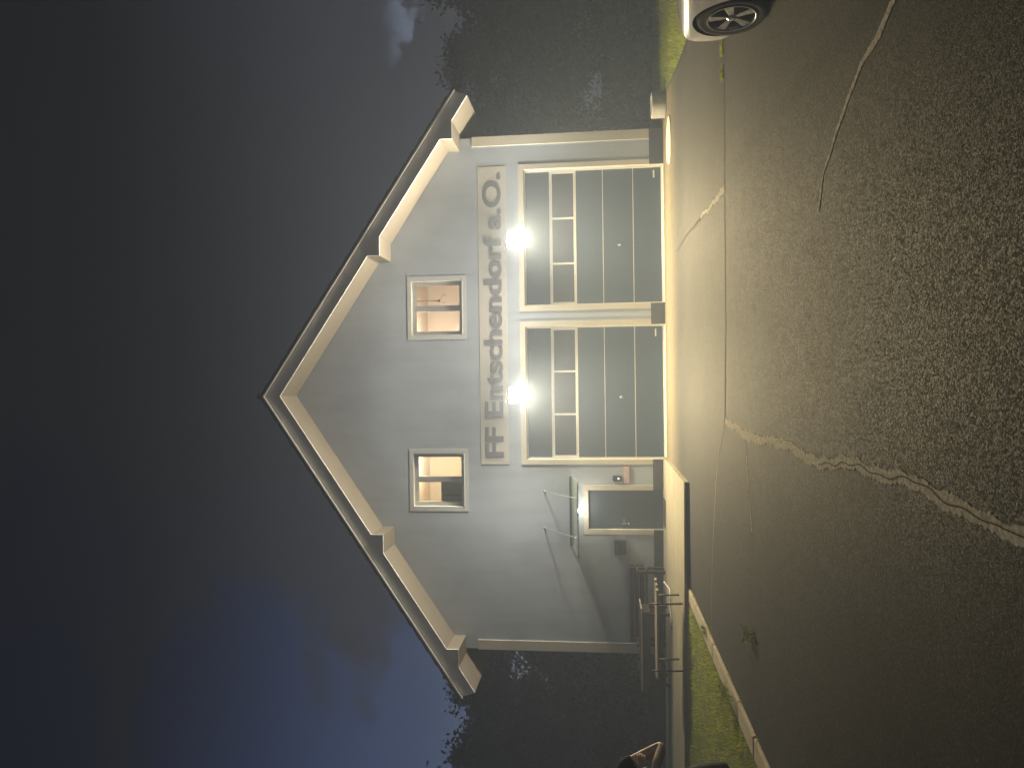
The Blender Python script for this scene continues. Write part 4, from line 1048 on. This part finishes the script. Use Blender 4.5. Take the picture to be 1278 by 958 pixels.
lamp('door_lamp_light', 'POINT', (-3.03,-0.40,2.03), 5, (1.0,0.93,0.78), shadow_soft_size=0.04)
lamp('room_light', 'POINT', (-2.2,1.9,6.2), 58, (1.0,0.79,0.56), shadow_soft_size=0.15)
lamp('room_light', 'POINT', (1.0,1.9,6.2), 66, (1.0,0.76,0.62), shadow_soft_size=0.15)

# ------------------------------------------------------------------ sky
w = bpy.data.worlds.new('World'); sc.world = w; w.use_nodes = True
nt = w.node_tree; L = nt.links.new; N = nt.nodes.new
bg = nt.nodes['Background']
sky = N('ShaderNodeTexSky'); sky.sky_type = 'NISHITA'; sky.sun_disc = False
sky.sun_elevation = R(-2.0); sky.sun_rotation = R(-60); sky.altitude = 200; sky.air_density = 1.0; sky.dust_density = 0.4; sky.ozone_density = 3.0
tc = N('ShaderNodeTexCoord')
sp = N('ShaderNodeSeparateXYZ'); L(tc.outputs['Generated'], sp.inputs[0])
# dusk light dies away towards the zenith
el = N('ShaderNodeMapRange'); el.interpolation_type = 'SMOOTHSTEP'
el.inputs[1].default_value = 0.02; el.inputs[2].default_value = 0.56; el.inputs[3].default_value = 1.0; el.inputs[4].default_value = 0.06
L(sp.outputs[2], el.inputs[0])
# clouds: dark grey bank thickening away from the clear western (left) side
mp = N('ShaderNodeMapping'); mp.inputs['Scale'].default_value = (2.2, 2.2, 4.4); L(tc.outputs['Generated'], mp.inputs[0])
ns_ = N('ShaderNodeTexNoise'); ns_.inputs['Scale'].default_value = 1.7; ns_.inputs['Detail'].default_value = 9; ns_.inputs['Roughness'].default_value = 0.55; ns_.inputs['Distortion'].default_value = 0.3
L(mp.outputs[0], ns_.inputs['Vector'])
bx = N('ShaderNodeMath'); bx.operation = 'MULTIPLY_ADD'; bx.inputs[1].default_value = 1.35; bx.inputs[2].default_value = 0.30
L(sp.outputs[0], bx.inputs[0])
bz = N('ShaderNodeMath'); bz.operation = 'MULTIPLY_ADD'; bz.inputs[1].default_value = 0.35; L(sp.outputs[2], bz.inputs[0]); L(bx.outputs[0], bz.inputs[2])
nb_ = N('ShaderNodeMath'); nb_.operation = 'MULTIPLY_ADD'; nb_.inputs[1].default_value = 1.7; nb_.inputs[2].default_value = -0.35; L(ns_.outputs['Fac'], nb_.inputs[0])
ad = N('ShaderNodeMath'); ad.operation = 'ADD'; L(nb_.outputs[0], ad.inputs[0]); L(bz.outputs[0], ad.inputs[1])
cm = N('ShaderNodeMapRange'); cm.interpolation_type = 'SMOOTHSTEP'; cm.inputs[1].default_value = 0.50; cm.inputs[2].default_value = 0.72
L(ad.outputs[0], cm.inputs[0])
SKYGAIN = 1.0
tint = N('ShaderNodeMixRGB'); tint.blend_type = 'MULTIPLY'; tint.inputs[0].default_value = 1; tint.inputs[2].default_value = (3.6, 3.1, 2.7, 1)
L(sky.outputs[0], tint.inputs[1])
fade = N('ShaderNodeMixRGB'); fade.blend_type = 'MULTIPLY'; fade.inputs[0].default_value = 1; L(tint.outputs[0], fade.inputs[1]); L(el.outputs[0], fade.inputs[2])
cloudc = N('ShaderNodeMixRGB'); cloudc.blend_type = 'MULTIPLY'; cloudc.inputs[0].default_value = 1
cloudc.inputs[1].default_value = (0.25, 0.255, 0.31, 1); L(el.outputs[0], cloudc.inputs[2])
mixc = N('ShaderNodeMixRGB'); L(cm.outputs[0], mixc.inputs[0]); L(fade.outputs[0], mixc.inputs[1]); L(cloudc.outputs[0], mixc.inputs[2])
# a few ragged breaks in the bank low down on the right, where paler dusk sky shows
n3 = N('ShaderNodeTexNoise'); n3.inputs['Scale'].default_value = 11; n3.inputs['Detail'].default_value = 6; n3.inputs['Roughness'].default_value = 0.55
L(tc.outputs['Generated'], n3.inputs['Vector'])
def mr_(src, a, b, c, d):
    n = N('ShaderNodeMapRange'); n.interpolation_type = 'SMOOTHSTEP'
    for k, v in enumerate((a, b, c, d)): n.inputs[k+1].default_value = v
    L(src, n.inputs[0]); return n.outputs[0]
def mul_(a, b):
    n = N('ShaderNodeMath'); n.operation = 'MULTIPLY'; L(a, n.inputs[0]); L(b, n.inputs[1]); return n.outputs[0]
br_ = mul_(mul_(mr_(n3.outputs['Fac'], 0.53, 0.59, 0, 1), mr_(sp.outputs[0], 0.345, 0.40, 0, 1)), mul_(mr_(sp.outputs[2], 0.08, 0.11, 0, 1), mr_(sp.outputs[2], 0.215, 0.25, 1, 0)))
mixb = N('ShaderNodeMixRGB'); mixb.inputs[2].default_value = (0.6, 0.72, 1.0, 1); L(br_, mixb.inputs[0]); L(mixc.outputs[0], mixb.inputs[1])
L(mixb.outputs[0], bg.inputs[0]); bg.inputs[1].default_value = 0.13

# ------------------------------------------------------------------ haze added to stand for the glare of the floodlights
HAZE = 0.0155
if HAZE > 0:
    hb = MB().box((-45,-24,-1.2),(45,42,16.5)).build('haze', bpy.data.materials.new('haze'))
    hm = hb.data.materials[0]; hm.use_nodes = True; hn = hm.node_tree
    for n_ in list(hn.nodes): hn.nodes.remove(n_)
    ho = hn.nodes.new('ShaderNodeOutputMaterial'); hv = hn.nodes.new('ShaderNodeVolumePrincipled')
    hv.inputs['Color'].default_value = (0.56, 0.69, 1.0, 1); hv.inputs['Density'].default_value = HAZE; hv.inputs['Anisotropy'].default_value = 0.3
    hn.links.new(hv.outputs[0], ho.inputs['Volume'])
    tag(hb, 'thin pale haze added for the glare veil around the floodlights', 'haze', kind='stuff')

# ------------------------------------------------------------------ camera (the phone was held on its side: the picture lies turned by 90 degrees)
f_px, D, yaw, pitch, roll = 960.0, 18.5863101, -1.67016960e-03, 0.111776166, -0.0128952344
fwd = Vector((math.sin(yaw)*math.cos(pitch), math.cos(yaw)*math.cos(pitch), math.sin(pitch)))
right = Vector((math.cos(yaw), -math.sin(yaw), 0)); up = right.cross(fwd)
r2 = math.cos(roll)*right+math.sin(roll)*up; u2 = -math.sin(roll)*right+math.cos(roll)*up
cd = bpy.data.cameras.new('camera'); cam = bpy.data.objects.new('camera', cd); COL.objects.link(cam)
mw = Matrix.Identity(4); mw.col[0][:3] = -u2; mw.col[1][:3] = r2; mw.col[2][:3] = -fwd; mw.col[3][:3] = Vector((0,-D,1.6))
cam.matrix_world = mw
cd.sensor_width = 36.0; cd.sensor_fit = 'HORIZONTAL'; cd.lens = f_px/1278*36.0; cd.clip_start = 0.05; cd.clip_end = 600
sc.camera = cam

vs = sc.view_settings; vs.view_transform = 'Standard'; vs.look = 'None'; vs.exposure = 1.55; vs.gamma = 1.0; vs.use_curve_mapping = False
sc.render.engine = 'CYCLES'
cy = sc.cycles; cy.use_denoising = True; cy.max_bounces = 6; cy.diffuse_bounces = 3; cy.glossy_bounces = 3; cy.transparent_max_bounces = 12; cy.volume_bounces = 0
cy.sample_clamp_indirect = 4.0; cy.caustics_reflective = False; cy.caustics_refractive = False; cy.use_light_tree = True
